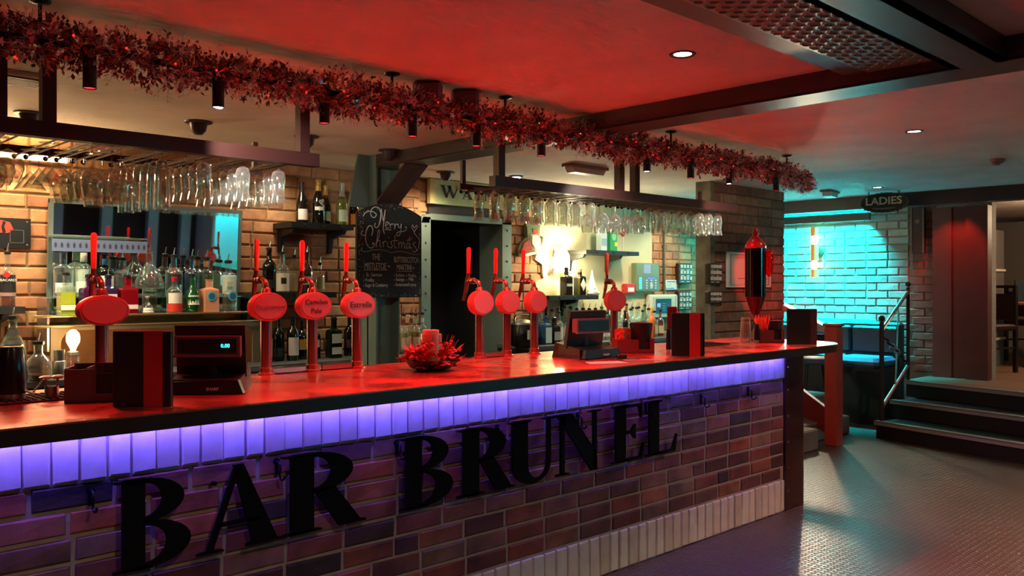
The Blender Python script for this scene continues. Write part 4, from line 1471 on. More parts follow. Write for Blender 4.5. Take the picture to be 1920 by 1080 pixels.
# ---- bottles on the mirror shelf, back row
B = bottle
zb1, yb1 = 1.312, 5.60
B(119, yb1, zb1, .27, 0.110, 'gin', clr, 'clear bottle with steel top, first of the upper step beside the frame', tint((205, 232, 236)), .5, [(.1, .32, (190, 214, 214), 1.0)])
B(157, yb1, zb1, .28, 0.104, 'gin', clr, 'frosted clear bottle with white neck label on the upper step', M('frost', (205, 214, 200), .3), .6, [(.1, .34, (214, 226, 206), 1.1), (.76, .96, (226, 226, 214), 1.6)])
B(197, yb1, zb1, .26, 0.098, 'std', dark_gl, 'dark bottle with white band behind the tall orange tap handle', None, 0, [(.25, .5, (216, 216, 206), 1.2), (.76, .9, (80, 150, 190), 1.5)])
B(229, yb1, zb1, .23, 0.110, 'gin', clr, 'plain clear bottle with black pourer beside the pear decanter', tint((215, 235, 240)), .52)
B(280, yb1 - .045, zb1 + .05, .235, 0.170, 'decanter', clr, 'wide pear shaped clear decanter on the upper step', tint((225, 232, 226)), .3, cap=None)
B(326, yb1, zb1, .255, 0.107, 'std', clr, 'clear bottle with black square label beside the blue bottle', tint((210, 238, 240)), .5, [(.3, .56, (34, 30, 30), .9)])
B(360, yb1, zb1, .25, 0.091, 'std', tint((70, 180, 225), .1), 'bright blue glass bottle on the upper step', tint((90, 190, 230)), .5)
B(387, yb1, zb1, .245, 0.098, 'gin', tint((196, 225, 196), .1), 'pale green clear bottle with copper collar on the upper step', tint((200, 226, 200)), .55, [(.8, .95, (190, 110, 70), 3.1)])
B(428, yb1, zb1, .225, 0.107, 'gin', clr, 'clear bottle with tall white label at the mirror edge', None, 0, [(.06, .6, (206, 214, 190), 1.0), (.2, .28, (90, 170, 190), .4)])
# front row
zf, yf = 1.2065, 5.49
B(124, yf, zf, .235, 0.088, 'square', clr, 'square bottle of yellow green liqueur with white label', liq((190, 200, 30)), .58, [(.14, .26, (222, 220, 205), 0)])
B(167, yf, zf, .225, 0.095, 'square', M('purple_glass', (70, 18, 62), .1, coat=.5), 'square purple bottle beside the yellow green one', None, 0, [(.34, .38, (200, 170, 200), 0)])
B(203, yf, zf, .225, 0.085, 'square', M('violet_dark_glass', (46, 30, 66), .1, coat=.5), 'dark violet bottle with pale flower print behind the badge', None, 0, [(.42, .55, (190, 184, 206), 0)])
B(239, yf, zf, .225, 0.102, 'square', M('crimson_glass', (120, 10, 22), .1, coat=.5), 'square crimson bottle with white label', None, 0, [(.14, .26, (226, 214, 210), 0)])
B(276, yf - .015, zf, .11, 0.085, 'decanter', clr, 'little glass flask with white tag at the shelf edge', tint((236, 232, 220)), .3, [(.08, .34, (232, 226, 210), .8)], cap=(214, 206, 190))
B(327, yf, zf, .23, 0.095, 'std', clr, 'clear bottle with red cap, cream label and red band', tint((226, 226, 220)), .5, [(.04, .26, (206, 48, 36), 1.2), (.27, .56, (222, 214, 200), 1.0)], cap=(170, 24, 40))
B(361, yf, zf, .235, 0.098, 'round', M('green_glass', (14, 74, 34), .08, coat=.5), 'dark green bottle with cream label between red capped and orange bottles', None, 0, [(.22, .48, (226, 222, 200), .8)])
B(392, yf, zf, .215, 0.100, 'square', M('orange_frost', (224, 150, 110), .25), 'orange bottle with round blue label', None, 0, (), cap=None)
B(431, yf, zf, .2, 0.095, 'std', clr, 'clear bottle with round blue and yellow label at the shelf end', tint((236, 236, 220)), .5, (), cap=None)
bl = [o for o in COL.objects if o.name.startswith('bottle') and o.get('label', '').find('round blue') >= 0]
for o in bl:
    disc(.062, .062, .0015, 22).build('round_label', flat((90, 180, 200), .5), o, (-.004, -.052, .105))
    disc(.044, .044, .0012, 22).build('label_ring', flat((40, 110, 160), .5), o, (-.004, -.0527, .105))
# ---- bits on the back counter near the lamp
o = thing('steel_cups', 'two steel measuring cups stacked beside the jar lamp', 'cup', (atY(111, HY, 5.25).x, 5.25, ZB))
MB().lathe([(.032, 0), (.034, .005), (.034, .095), (.03, .1)], 18).build('lower_cup', steel, o, smooth=True)
MB().lathe([(.027, .1), (.028, .16), (.025, .16), (.024, .105)], 18, capt=False).build('upper_cup', steel, o, smooth=True)
B(72, 5.22, ZB, .2, .13, 'round', clr, 'round glass decanter with steel top and a little dark spirit', liq((90, 34, 12)), .16)
B(24, 5.3, ZB + .06, .28, .12, 'champ', tint((196, 214, 176), .12), 'green bottle with black neck band and dark oval label under the small shelf', liq((150, 168, 120)), .5, [(.5, .56, (24, 30, 26), .9), (.66, .8, (20, 20, 20), 3.1)])
o = thing('counter_riser', 'low dark riser box under the green bottle', 'riser', (atY(24, HY, 5.3).x, 5.32, ZB))
MB().cbox(0, 0, 0, .13, .13, .057).build('box', dark_cab, o)
MB().box(-.06, .06, -.07, -.064, .03, .038).build('front_lip', dark_cab, o)
# ---- small bracket shelf with rum bottle, black poster
sh_m = M('shelf_dark_steel', (40, 42, 44), .45, .3)


def bracket_shelf(x0, x1, z, label, depth=.26, rivets=3, col=None, br=(.1, .9)):
    cx = (x0 + x1) / 2
    o = thing('wall_shelf', label, 'shelf', (cx, YW - .015 - depth, z - .04))
    m_ = col or sh_m
    w = (x1 - x0) / 2
    MB().box(-w, w, 0, depth, 0, .04).build('board', m_, o)
    for k in range(rivets):
        MB().lathe([(.011, 0), (.009, .006), (.002, .009)], 10).build('rivet', M('rivet_dark', (30, 32, 34), .4, .5), o, (-w + (k + .7) * 2 * w / (rivets + .4), -.0005, .02)).rotation_euler = (PI / 2, 0, 0)
    for f in br:
        x = -w + f * 2 * w
        MB().prism([(depth, -.001), (.04, -.001), (.06, -.03), (depth - .05, -.06), (depth - .03, -.16), (depth, -.17)], x - .016, x + .016, 'yz').build('bracket', m_, o)
    return o


xs = atY(48, 575, 5.47).x
bracket_shelf(.55, xs, 1.262, 'small dark shelf below the black poster carrying a rum bottle')
B(14, 5.55, 1.262, .3, .083, 'std', clr, 'clear spirit bottle with black label and red emblem on the small shelf', liq((120, 52, 20)), .25,
  [(.27, .60, (16, 15, 17), 1.5), (.2, .26, (150, 120, 110), 1.5)], words=('BACARDI', .5, .02, (225, 220, 214)))
q = [o for o in COL.objects if o.get('label', '').startswith('clear spirit bottle with black label and red')][0]
disc(.034, .034, .0015, 18).build('emblem', flat((206, 40, 44), .5), q, (-.014, -.0445, .18))
p0, p1 = atY(-60, 405, YW - .03), atY(58, 466, YW - .03)
po = thing('poster', 'black poster with red shape screwed to the brick wall', 'poster', ((p0.x + p1.x) / 2, YW - .03, p1.z))
w, hh = (p1.x - p0.x) / 2, p0.z - p1.z
MB().box(-w, w, 0, .008, 0, hh).build('board', M('poster_black', (14, 15, 16), .4), po)
MB().prism([(-.06, hh * .55), (-.05, hh * .8), (.0, hh * .93), (.05, hh * .86), (.07, hh * .62), (.04, hh * .5), (-.02, hh * .5)], -.002, 0).build('red_shape', M('poster_red', (196, 62, 44), .5), po)
MB().prism([(.012, hh * .5), (.03, hh * .52), (.02, hh * .72), (.03, hh * .86), (.015, hh * .9), (.005, hh * .7)], -.003, -.0021).build('black_line', M('poster_black', (14, 15, 16), .4), po)
mb = MB()
for a, b, c, d in ((.05, .125, .07, .073), (.05, .125, .145, .148), (.05, .053, .07, .148), (.122, .125, .07, .148)):
    mb.box(a, b, -.002, 0, c - .04, d - .04)
mb.build('outline_box', M('poster_grey', (86, 92, 92), .5), po)
for z in (.02, hh - .02):
    MB().lathe([(.006, 0), (.004, .003)], 8).build('screw', steel, po, (w - .02, -.001, z)).rotation_euler = (PI / 2, 0, 0)
# ---- warm tube light high on the wall
q0, q1 = atY(-140, 270, 5.6), atY(132, 297, 5.6)
o = thing('tube_light', 'bright warm tube light on the brick wall behind the glass rack', 'lamp', ((q0.x + q1.x) / 2, 5.62, 2.14))
w = (q1.x - q0.x) / 2
MB().cbox(0, .05, -.02, 2 * w, .06, .045).build('batten', M('batten_cream', (214, 206, 176), .5), o)
MB().tube([(-w + .02, 0, -.005), (w - .02, 0, -.005)], .013, 10).build('tube', M('tube_glow', (255, 240, 200), .4, emit=(255, 222, 170), es=110), o, smooth=True)
# ---- champagne shelf
c0, c1 = atY(548, HY, 5.46).x, atY(664, HY, 5.46).x
bracket_shelf(c0, c1, 1.832, 'dark riveted shelf carrying champagne bottles', .27)
zc = 1.832
B(566, 5.58, zc, .3, .085, 'champ', dark_gl, 'dark sparkling wine bottle with white label, half hidden by hanging glasses', None, 0, [(.08, .34, (220, 210, 200), .9)], cap=(40, 36, 30))
B(597, 5.55, zc, .325, .095, 'champ', dark_gl, 'champagne bottle with white flower print and gold foil', None, 0, [(.3, .38, (216, 214, 200), .8)], cap=(206, 168, 70))
q = [o for o in COL.objects if o.get('label', '').startswith('champagne bottle with white flower')][0]
for x, z, rr in ((-.012, .16, .013), (.006, .168, .011), (-.002, .145, .010), (.012, .13, .008), (-.018, .12, .007), (-.02, .095, .006), (-.022, .07, .006)):
    fl_ = MB()
    for k in range(6):
        a = k * PI / 3
        fl_.prism([(x + rr * .2 * math.cos(a), z + rr * .2 * math.sin(a)), (x + rr * math.cos(a - .35), z + rr * math.sin(a - .35)), (x + rr * 1.1 * math.cos(a), z + rr * 1.1 * math.sin(a)), (x + rr * math.cos(a + .35), z + rr * math.sin(a + .35))], -.0495, -.0475)
    fl_.build('flower_print', flat((226, 224, 206), .6), q)
B(610, 5.63, zc, .3, .085, 'champ', dark_gl, 'champagne bottle with gold foil, red band and green label', None, 0, [(.1, .34, (196, 206, 170), .9), (.66, .74, (190, 40, 30), 3.1)], cap=(204, 160, 70))
B(641, 5.55, zc, .315, .088, 'champ', tint((206, 214, 110), .12), 'clear green sparkling wine bottle with silver foil', liq((168, 176, 70)), .6, [(.08, .36, (206, 220, 190), .8), (.68, .76, (226, 226, 220), 3.1)], cap=(190, 196, 180))
B(664, 5.655, zc, .29, .08, 'champ', dark_gl, 'champagne bottle with orange label and yellow foil', None, 0, [(.06, .34, (232, 136, 24), 1.0)], cap=(222, 160, 40))
# ---- lower riveted shelf with spirits
c0, c1 = atY(474, HY, 5.46).x, atY(632, HY, 5.46).x
bracket_shelf(c0, c1, 1.335, 'dark riveted shelf with rum and whisky bottles behind the lettered taps', .27)
zl = 1.335
B(505, 5.6, zl, .3, .095, 'wine', dark_gl, 'tall dark unlabelled bottle on the riveted shelf', None, 0, [(.1, .3, (30, 30, 32), .8)])
B(529, 5.56, zl, .27, .098, 'std', clr, 'clear bottle with pale engraved label and black patch', M('spirit_pale', (170, 160, 130), .3), .55, [(.03, .5, (214, 210, 186), 1.2), (.22, .38, (26, 26, 26), .4)])
B(552, 5.6, zl, .25, .07, 'gin', clr, 'narrow bottle with cream label between engraved and amber bottles', liq((150, 120, 80)), .5, [(.03, .55, (196, 180, 146), 1.3)])
B(575, 5.56, zl, .27, .085, 'wine', tint((190, 90, 30), .12), 'amber brown bottle with worn label on the riveted shelf', liq((110, 44, 18)), .5, [(.2, .42, (190, 150, 130), .9)])
B(600, 5.6, zl, .2, .06, 'gin', clr, 'small bottle with green printed label at the shelf end', None, 0, [(.1, .55, (190, 200, 150), 1.2)])
# ---- bottles on the back counter below
zc2 = ZB
lowb = [(499, 5.38, .31, .082, 'wine', dark_gl, [(.12, .52, (196, 190, 176), 1.0)], 'dark wine bottle with large cream label beside the amber jar', (20, 18, 18)),
        (522, 5.45, .3, .08, 'wine', dark_gl, [(.1, .3, (40, 44, 46), 1.0)], 'dark wine bottle with dark label between two cream labelled ones', (16, 16, 18)),
        (549, 5.4, .31, .082, 'wine', dark_gl, [(.12, .52, (186, 168, 160), 1.0)], 'dark wine bottle with pinkish cream label behind the worn badge tap', (18, 18, 18)),
        (566, 5.48, .27, .08, 'std', dark_gl, [(.25, .52, (188, 140, 40), .7)], 'dark bottle with round yellow label', 'pour'),
        (590, 5.45, .27, .085, 'std', M('navy_glass', (18, 22, 38), .1, coat=.5), [(.3, .5, (206, 190, 176), .7)], 'dark blue bottle with white anchor like print', 'pour'),
        (626, 5.4, .28, .09, 'square', M('deep_green_glass', (10, 26, 16), .1, coat=.5), [(.1, .62, (200, 206, 190), 0), (.28, .38, (170, 40, 34), 0)], 'square dark green bottle with white and red label', 'pour'),
        (655, 5.5, .3, .085, 'std', dark_gl, [(.2, .4, (90, 50, 50), .8)], 'dark bottle with dull red label behind the bright lettered badge tap', 'pour'),
        (690, 5.5, .27, .085, 'round', dark_gl, [(.3, .55, (70, 74, 72), .8)], 'squat dark bottle with grey label near the steel column', 'pour')]
for px, y, h, d, stl, gm, lb, lab, cp_ in lowb:
    B(px, y, zc2, h, d, stl, gm, lab, None, 0, lb, cap=cp_)
o = thing('white_jar', 'short glass jar of white sugar on the back counter', 'jar', (atY(707, HY, 5.3).x, 5.3, ZB))
MB().lathe(shell([(.035, 0), (.037, .01), (.037, .11), (.028, .13)]), 18, capb=False, capt=False).build('jar', clr, o, smooth=True)
MB().lathe([(.033, .005), (.033, .085)], 18).build('sugar', M('sugar_white', (220, 214, 206), .8), o)
MB().lathe([(.03, .128), (.03, .142), (.02, .146)], 18).build('lid', steel, o, smooth=True)
B(727, 5.38, ZB, .27, .08, 'round', clr, 'clear long necked bottle beside the sugar jar', tint((214, 214, 206)), .5, [(.12, .34, (150, 150, 146), .7)])
for k, (px, y, c, lc) in enumerate(((746, 5.5, (206, 190, 140), (226, 214, 190)), (757, 5.38, (214, 196, 140), (230, 220, 200)), (771, 5.5, (200, 150, 60), (222, 206, 176)), (779, 5.38, (196, 146, 50), (226, 212, 184)), (792, 5.5, (190, 190, 150), (206, 206, 180)))):
    B(px, y, ZB, .29, .072, 'std', clr, 'syrup bottle with %s filling, %s in the syrup cluster by the door frame' % (('pale straw', 'light golden', 'amber', 'deep amber', 'pale green')[k], ('rear', 'front', 'rear', 'front', 'outermost')[k]),
      liq(c), .56, [(.1, .42, lc, .9), (.78, .9, (150, 60, 50) if k < 3 else (200, 200, 180), 3.1)])
# ================================================================ CHALKBOARD, SIGNS
yk = 4.87
a0, a1 = atY(669, 470, yk), atY(790, 470, yk)
zt, zb_ = atY(730, 381, yk).z, atY(730, 558, yk).z
cbw, cbh = a1.x - a0.x, zt - zb_
cb = thing('chalkboard', 'black arched chalkboard with christmas drinks lettering on the steel column', 'chalkboard', ((a0.x + a1.x) / 2, yk, zb_))
pts = [(-cbw / 2, 0), (-cbw / 2, cbh * .86)]
for k in range(13):
    f = k / 12
    pts.append((-cbw / 2 + cbw * f, cbh * (.86 + .14 * math.sin(PI * (f * .9 + .05)) - .0 * f)))
pts += [(cbw / 2, cbh * .84), (cbw / 2, 0)]
MB().prism(pts, 0, .018).build('slate', M('chalk_slate', (22, 26, 24), .7, noise=.2, nscale=5), cb)
MB().box(-.06, .06, .018, .06, cbh * .5, cbh * .6).build('wall_mount', iron, cb)
chalk = M('chalk_white', (214, 214, 204), .9)


def ck(x, y):
    return ((x - 45) / 660 - .5) * cbw, (1015 - y) / 955 * cbh


strokes = [
    [(105, 210), (130, 170), (175, 155), (215, 165), (235, 185), (215, 215), (188, 205), (178, 170), (195, 125), (235, 108), (268, 130), (282, 200), (264, 280), (238, 316), (217, 298), (225, 270)],
    [(284, 122), (276, 210), (264, 280)], [(284, 122), (296, 200), (304, 240), (314, 190), (324, 128)], [(324, 128), (312, 240), (304, 320), (316, 372)],
    [(320, 290), (345, 280), (355, 258), (340, 250), (328, 280), (336, 313), (360, 308)],
    [(364, 260), (374, 285), (375, 318)], [(375, 295), (388, 268), (406, 272)], [(414, 262), (422, 285), (422, 318)], [(422, 295), (436, 268), (452, 270)],
    [(456, 262), (462, 298), (478, 300), (490, 262)], [(490, 262), (486, 330), (470, 378), (448, 386), (440, 366), (465, 345), (520, 335), (546, 310), (537, 288), (527, 300)],
    [(320, 328), (385, 330)],
    [(190, 395), (200, 340), (185, 300), (155, 310), (132, 370), (130, 440), (150, 500), (185, 520), (215, 495), (206, 465), (195, 488)],
    [(131, 396), (100, 396), (88, 372), (106, 350)],
    [(228, 480), (258, 410), (268, 352), (254, 342), (242, 420), (233, 512)], [(236, 470), (256, 440), (272, 452), (270, 500), (284, 503)],
    [(298, 448), (306, 506)], [(304, 470), (318, 448), (334, 452)], [(347, 450), (349, 500), (364, 500)], [(396, 445), (378, 456), (396, 485), (386, 510), (364, 504)],
    [(428, 380), (416, 470), (426, 510), (442, 505)], [(400, 438), (458, 434)],
    [(462, 448), (464, 510)], [(464, 474), (482, 448), (492, 470), (492, 510)], [(492, 474), (512, 448), (522, 470), (524, 508), (538, 504)],
    [(578, 462), (554, 454), (545, 490), (560, 512), (577, 485), (580, 458), (582, 505), (604, 500)], [(548, 428), (585, 424)],
    [(642, 442), (614, 464), (642, 500), (652, 530), (626, 546), (608, 530)],
    [(626, 332), (602, 292), (612, 266), (628, 298), (650, 268), (662, 286), (628, 334), (640, 365), (670, 395), (682, 430), (672, 500), (652, 536)],
    [(100, 520), (88, 545), (130, 558), (200, 540), (300, 534), (380, 560), (470, 545), (560, 555), (640, 574), (682, 560)],
    [(110, 740), (350, 738)], [(440, 748), (604, 746)], [(362, 712), (352, 696), (362, 690), (372, 698), (362, 712)], [(616, 722), (606, 708), (616, 702), (626, 710), (616, 722)]]
mb = MB()
for i, s_ in enumerate(strokes):
    big = 1.0 if i < 29 else .6
    pl = [(*ck(*p),) for p in smooth_pts(s_, 4)]
    mb.tube([(x, -.001, z) for x, z in pl], .0030 * big * (1.1 if i in (0, 1, 2, 3, 12) else .85), 5)
for x, y in ((358, 408), (600, 408)):
    X, Z = ck(x, y)
    mb.ball((X, -.001, Z), .004, 6, 4)
mb.build('chalk_script', chalk, cb)
for s_, x, y, size, sx in (('THE', 233, 612, .062, .6), ('MISTLETOE', 226, 702, .062, .58), ('BUTTERSCOTCH', 543, 632, .056, .5), ('MARTINI', 520, 710, .058, .56),
                          ('St. German', 214, 786, .036, .8), ('Vodka', 168, 838, .036, .8), ('Sugar & Cranberry', 238, 890, .034, .72),
                          ('Kahlua', 476, 788, .034, .8), ('Vodka', 606, 790, .034, .8), ('Baileys', 478, 832, .034, .8), ('Milk', 594, 830, .034, .8), ('Butterscotch syrup', 540, 884, .032, .72)):
    X, Z = ck(x, y)
    text(s_, size, chalk, 'chalk_lettering', cb, (X, -.001, Z), sx=sx)
dots = MB()
rd_ = random.Random(2)
for k in range(150):
    e = rd_.random()
    if e < .4:
        X, Z = ck(60 + abs(rd_.gauss(0, 25)), rd_.uniform(150, 820))
    elif e < .6:
        X, Z = ck(695 - abs(rd_.gauss(0, 8)), rd_.uniform(210, 980))
    elif e < .8:
        f = rd_.uniform(.05, .7)
        X, Z = -cbw / 2 + cbw * f, cbh * (.86 + .14 * math.sin(PI * (f * .9 + .05))) - .012 - abs(rd_.gauss(0, .012))
    else:
        X, Z = ck(rd_.uniform(90, 680), 1000 - abs(rd_.gauss(0, 14)))
    rr = rd_.uniform(.0012, .0028)
    dots.prism([(X + rr * math.cos(q), Z + rr * math.sin(q)) for q in (0, 1.05, 2.1, 3.14, 4.19, 5.24)], -.0012, .0)
dots.build('chalk_dots', chalk, cb)['kind'] = 'stuff'
X, Z = ck(575, 405)
MB().prism([(X - .012, Z - .012), (X + .012, Z - .01), (X + .014, Z + .01), (X, Z + .014)], -.001, 0).build('red_hat', flat((170, 60, 40), .8), cb)
for x, y in ((428, 792), (556, 792), (428, 835), (556, 835), (428, 888), (122, 790), (122, 842), (122, 895)):
    X, Z = ck(x - 10, y)
    mb2 = MB().prism([(X - .003, Z - .003), (X + .003, Z - .003), (X + .003, Z + .003), (X - .003, Z + .003)], -.001, 0).build('bullet', chalk, cb)

# old painted shop sign above the door
s0, s1 = atY(805, 355, YW - .08), atY(1000, 370, YW - .08)
sg = thing('painted_sign', 'old flaking green wooden sign with dark lettering above the doorway', 'sign', (s0.x, YW - .08, atY(805, 381, YW - .08).z))
sh = atY(805, 334, YW - .08).z - sg.location.z
MB().box(.05, s1.x - s0.x, 0, .03, 0, sh).build('board', M('sign_flaking_green', (168, 178, 128), .8, noise=.16, nscale=9), sg)
MB().box(0, .055, -.012, .03, 0, sh).build('end_batten', M('sign_batten', (186, 166, 110), .8, noise=.25, nscale=8), sg)
MB().box(-.005, s1.x - s0.x, -.008, .03, sh, sh + .012).build('top_lath', M('sign_lath', (36, 32, 28), .7), sg)
si = M('sign_letter_brown', (46, 34, 22), .7)


def sgl(ch, x, w, hgt, z):
    P = {'W': [[(0, 1), (.2, 1), (.36, .25), (.33, 0), (.27, 0)], [(.3, 0), (.36, 0), (.56, 1), (.5, 1)], [(.36, 1), (.56, 1), (.72, .25), (.7, 0), (.64, 0)], [(.66, 0), (.72, 0), (1, 1), (.94, 1)], [(-.05, .96), (.27, .96), (.27, 1), (-.05, 1)], [(.82, .96), (1.08, .96), (1.08, 1), (.82, 1)]],
         'A': letter_polys('A'), 'N': letter_polys('N'), 'E': letter_polys('E'),
         'T': [[(.4, 0), (.6, 0), (.6, 1), (.4, 1)], [(.05, .93), (.95, .93), (.95, 1), (.05, 1)], [(.05, 1), (.05, .72), (.09, .72), (.16, .95)], [(.95, 1), (.95, .72), (.91, .72), (.84, .95)], [(.3, 0), (.7, 0), (.7, .04), (.3, .04)]]}[ch]
    mb_ = MB()
    for q_ in P:
        mb_.prism([(a * w, b * hgt) for a, b in q_], -.003, 0)
    mb_.build('sign_lettering', si, sg, (x, 0, z))


for ch, x, w, hh in (('W', .12, .2, .105), ('A', .35, .13, .085), ('T', .49, .11, .085), ('N', .61, .12, .085)):
    sgl(ch, x, w, hh, sh * .28)

# ================================================================ PLASTERED WALL AND ITS THINGS
pw = YW - .036
# glowing wall light
q = atY(1046, 490, pw)
wl = thing('wall_light', 'white half round wall light glowing on the plastered wall', 'lamp', (q.x, pw, q.z))
MB().lathe([(.09, -.1), (.1, -.05), (.095, .06), (.05, .12)], 20, (0, 0, 0), sy=.55).build('shade', M('wall_light_shade', (255, 250, 225), .5, emit=(255, 240, 190), es=7), wl, (0, -.05, 0), smooth=True)
for P in ([(-.14, -.1), (-.1, -.13), (-.08, -.06)], [(-.1, .05), (-.075, .02), (-.07, .1), (-.09, .11)]):
    MB().prism(P, -.03, -.02).build('red_clip', M('clip_red', (150, 50, 56), .5), wl)
lamp('wall_light_lamp', 'POINT', (q.x, pw - .2, q.z), WL_POWER, (1, .86, .55), .06)
# christmas stocking
q = atY(985, 430, pw + .015)
ss = thing('christmas_stocking', 'padded green, red and white christmas stocking hung on the brick edge', 'stocking', (q.x, YW - .03, q.z))
t = q.x * fwd[0] + q.y * fwd[1]
k_ = t / F_PX / 1.0
fz = lambda py: (430 - py) * t / F_PX
fx_ = lambda px: (px - 985) * t / F_PX * 1.42 / 1.0 * .98
def puff(poly, d, name, mat):
    cx = sum(a for a, b in poly) / len(poly)
    cz = sum(b for a, b in poly) / len(poly)
    n = len(poly)
    vs = [(a, 0, b) for a, b in poly] + [(a, -d * .7, b) for a, b in poly] + [(cx + (a - cx) * .8, -d, cz + (b - cz) * .8) for a, b in poly]
    fs = [tuple(range(2 * n, 3 * n))]
    for k in range(2):
        for i in range(n):
            j = (i + 1) % n
            fs.append((k * n + i, k * n + j, k * n + n + j, k * n + n + i))
    MB().add(vs, fs).build(name, mat, ss, smooth=True)


px2 = lambda L: [(fx_(a), fz(b)) for a, b in L]
puff(px2([(981, 420), (1008, 420), (1008, 440), (1006, 468), (990, 476), (976, 482), (970, 478), (968, 468), (974, 455), (983, 445)]), .035, 'body', M('stock_green', (112, 128, 92), .9))
puff(px2([(974, 456), (985, 446), (994, 470), (974, 478), (969, 472)]), .045, 'red_foot', M('stock_red', (156, 62, 50), .9, noise=.4, nscale=50))
puff(px2([(988, 440), (1000, 438), (1008, 446), (1008, 470), (998, 472), (988, 458)]), .05, 'white_patch', M('stock_white', (226, 222, 196), .9))
puff(px2([(970, 478), (992, 472), (1008, 470), (1006, 474), (990, 479), (976, 483)]), .048, 'white_sole', M('stock_white', (226, 222, 196), .9))
puff(px2([(991, 428), (1003, 432), (1004, 440), (992, 436)]), .042, 'red_patch', M('stock_red2', (206, 80, 56), .9))
MB().tube([(fx_(1003), -.01, fz(420)), (fx_(1003), -.005, fz(412))], .003, 6).build('hanging_loop', iron, ss)

# upper and lower shelf on the plaster
gm = M('shelf_black', (34, 34, 32), .5, .2)
u0, u1 = atY(1103, HY, 5.44).x, atY(1202, HY, 5.44).x
zu = atY(1150, 470, 5.44).z
bracket_shelf(u0, u1, zu, 'upper black bracket shelf on the plastered wall', .27, 3, gm, (.04, .72))
l0, l1 = atY(1034, HY, 5.44).x, atY(1126, HY, 5.44).x
zl2 = atY(1080, 554, 5.44).z
bracket_shelf(l0, l1, zl2, 'lower black bracket shelf with dark bottles and white gnome', .27, 3, gm, (.62,))
o = thing('carton', 'tall pale blue carton standing on the upper shelf', 'carton', (atY(1128, HY, 5.55).x, 5.55, zu))
MB().cbox(0, 0, 0, .09, .07, .24, .004).build('box', M('carton_blue', (170, 196, 200), .6), o)
MB().box(-.04, .04, -.037, -.035, .05, .12).build('printed_panel', M('carton_print', (120, 160, 180), .6), o)
MB().box(-.045, .045, -.036, -.034, .19, .21).build('printed_band', M('carton_white', (220, 226, 220), .6), o)
o = thing('carton', 'green box with yellow panel standing on the upper shelf', 'carton', (atY(1147, HY, 5.55).x, 5.55, zu))
MB().cbox(0, 0, .0, .11, .06, .22, .004).build('box', M('carton_green', (30, 140, 84), .6), o)
MB().box(.01, .05, -.032, -.03, .05, .09).build('yellow_panel', M('carton_yellow', (220, 200, 40), .6), o)
disc(.07, .09, .002, 20).build('pale_oval', M('carton_mint', (110, 190, 140), .6), o, (0, -.032, .15))
o = thing('red_ladle', 'small red spoon hanging beside the green box', 'spoon', (atY(1168, HY, 5.5).x, 5.5, zu + .001))
MB().tube([(0, 0, .0), (.0, 0, .16)], .006, 6).build('handle', flat((190, 190, 180), .4), o)
MB().ball((0, 0, .17), .022, 10, 6).build('bowl', flat((200, 50, 40), .4), o, smooth=True)
B(1062, 5.55, zl2, .25, .09, 'square', M('near_black_glass', (16, 14, 14), .12, coat=.4), 'square black bottle with yellow backing on the lower shelf', None, 0, [(.34, .44, (150, 150, 140), 0)])
q = [o for o in COL.objects if o.get('label', '').startswith('square black bottle with yellow')][0]
MB().box(-.03, .07, .05, .054, .0, .2).build('yellow_card', flat((226, 214, 30), .6), q)
B(1087, 5.55, zl2, .25, .09, 'square', M('near_black_glass', (16, 14, 14), .12, coat=.4), 'square black bottle with white diamond label and red collar', None, 0, (), cap=(200, 70, 40))
q = [o for o in COL.objects if o.get('label', '').startswith('square black bottle with white diamond')][0]
MB().prism([(-.035, .1), (.005, .04), (.04, .1), (.005, .16)], -.046, -.0435).build('diamond_label', flat((206, 206, 198), .6), q)
q = atY(1110, HY, 5.53)
gn = thing('gnome_figure', 'white ceramic gnome with tall pointed hat on the lower shelf', 'figurine', (q.x, 5.53, zl2))
wc = M('ceramic_white', (226, 226, 216), .35, coat=.3)
MB().lathe([(.05, 0), (.062, .02), (.058, .05), (.04, .075), (.02, .09)], 16).build('body', wc, gn, smooth=True)
MB().lathe([(.052, .06), (.04, .085), (.03, .12), (.018, .17), (.008, .22), (.004, .245)], 14).build('hat', wc, gn, smooth=True)
MB().ball((-.02, -.05, .07), .014, 8, 6).build('nose', wc, gn, smooth=True)
MB().ball((.05, -.02, .02), .03, 10, 6, .6).ball((-.05, -.02, .018), .028, 10, 6, .6).build('shoes', wc, gn, smooth=True)

# fuse panel, call point, screen, notices
pwb = YW - .016


def wallbox(px0, px1, py0, py1, y, name, label, cat, depth, mat):
    a, b = atY(px0, py1, y), atY(px1, py0, y)
    o = thing(name, label, cat, ((a.x + b.x) / 2, y, a.z))
    w, h = (b.x - a.x), (b.z - a.z)
    MB().cbox(0, depth / 2, 0, w, depth, h, .008).build('case', mat, o)
    return o, w, h


o, w, h = wallbox(1193, 1237, 494, 547, YW - .1, 'alarm_panel', 'grey green alarm control panel with a column of green lights', 'panel', .085, M('panel_case', (112, 130, 96), .5))
MB().box(-w * .42, w * .42, -.004, .0, h * .06, h * .55).build('keypad_plate', M('panel_plate', (104, 116, 120), .5), o)
MB().box(-w * .2, w * .1, -.004, .0, h * .64, h * .96).build('notice', M('panel_notice', (140, 160, 196), .6), o)
for k in range(6):
    MB().box(-w * .38, -w * .3, -.008, -.004, h * (.1 + k * .07), h * (.14 + k * .07)).build('green_light', M('led_green', (40, 240, 150), .4, emit=(30, 255, 150), es=5), o)
for i in range(4):
    for j in range(3):
        MB().box(w * (-.12 + j * .19), w * (-.04 + j * .19), -.008, -.004, h * (.1 + i * .09), h * (.15 + i * .09)).build('key', M('panel_key', (180, 190, 190), .5), o)
disc(.05, .06, .004, 18).build('dial', M('panel_key', (180, 190, 190), .5), o, (w * .12, -.009, h * .22))
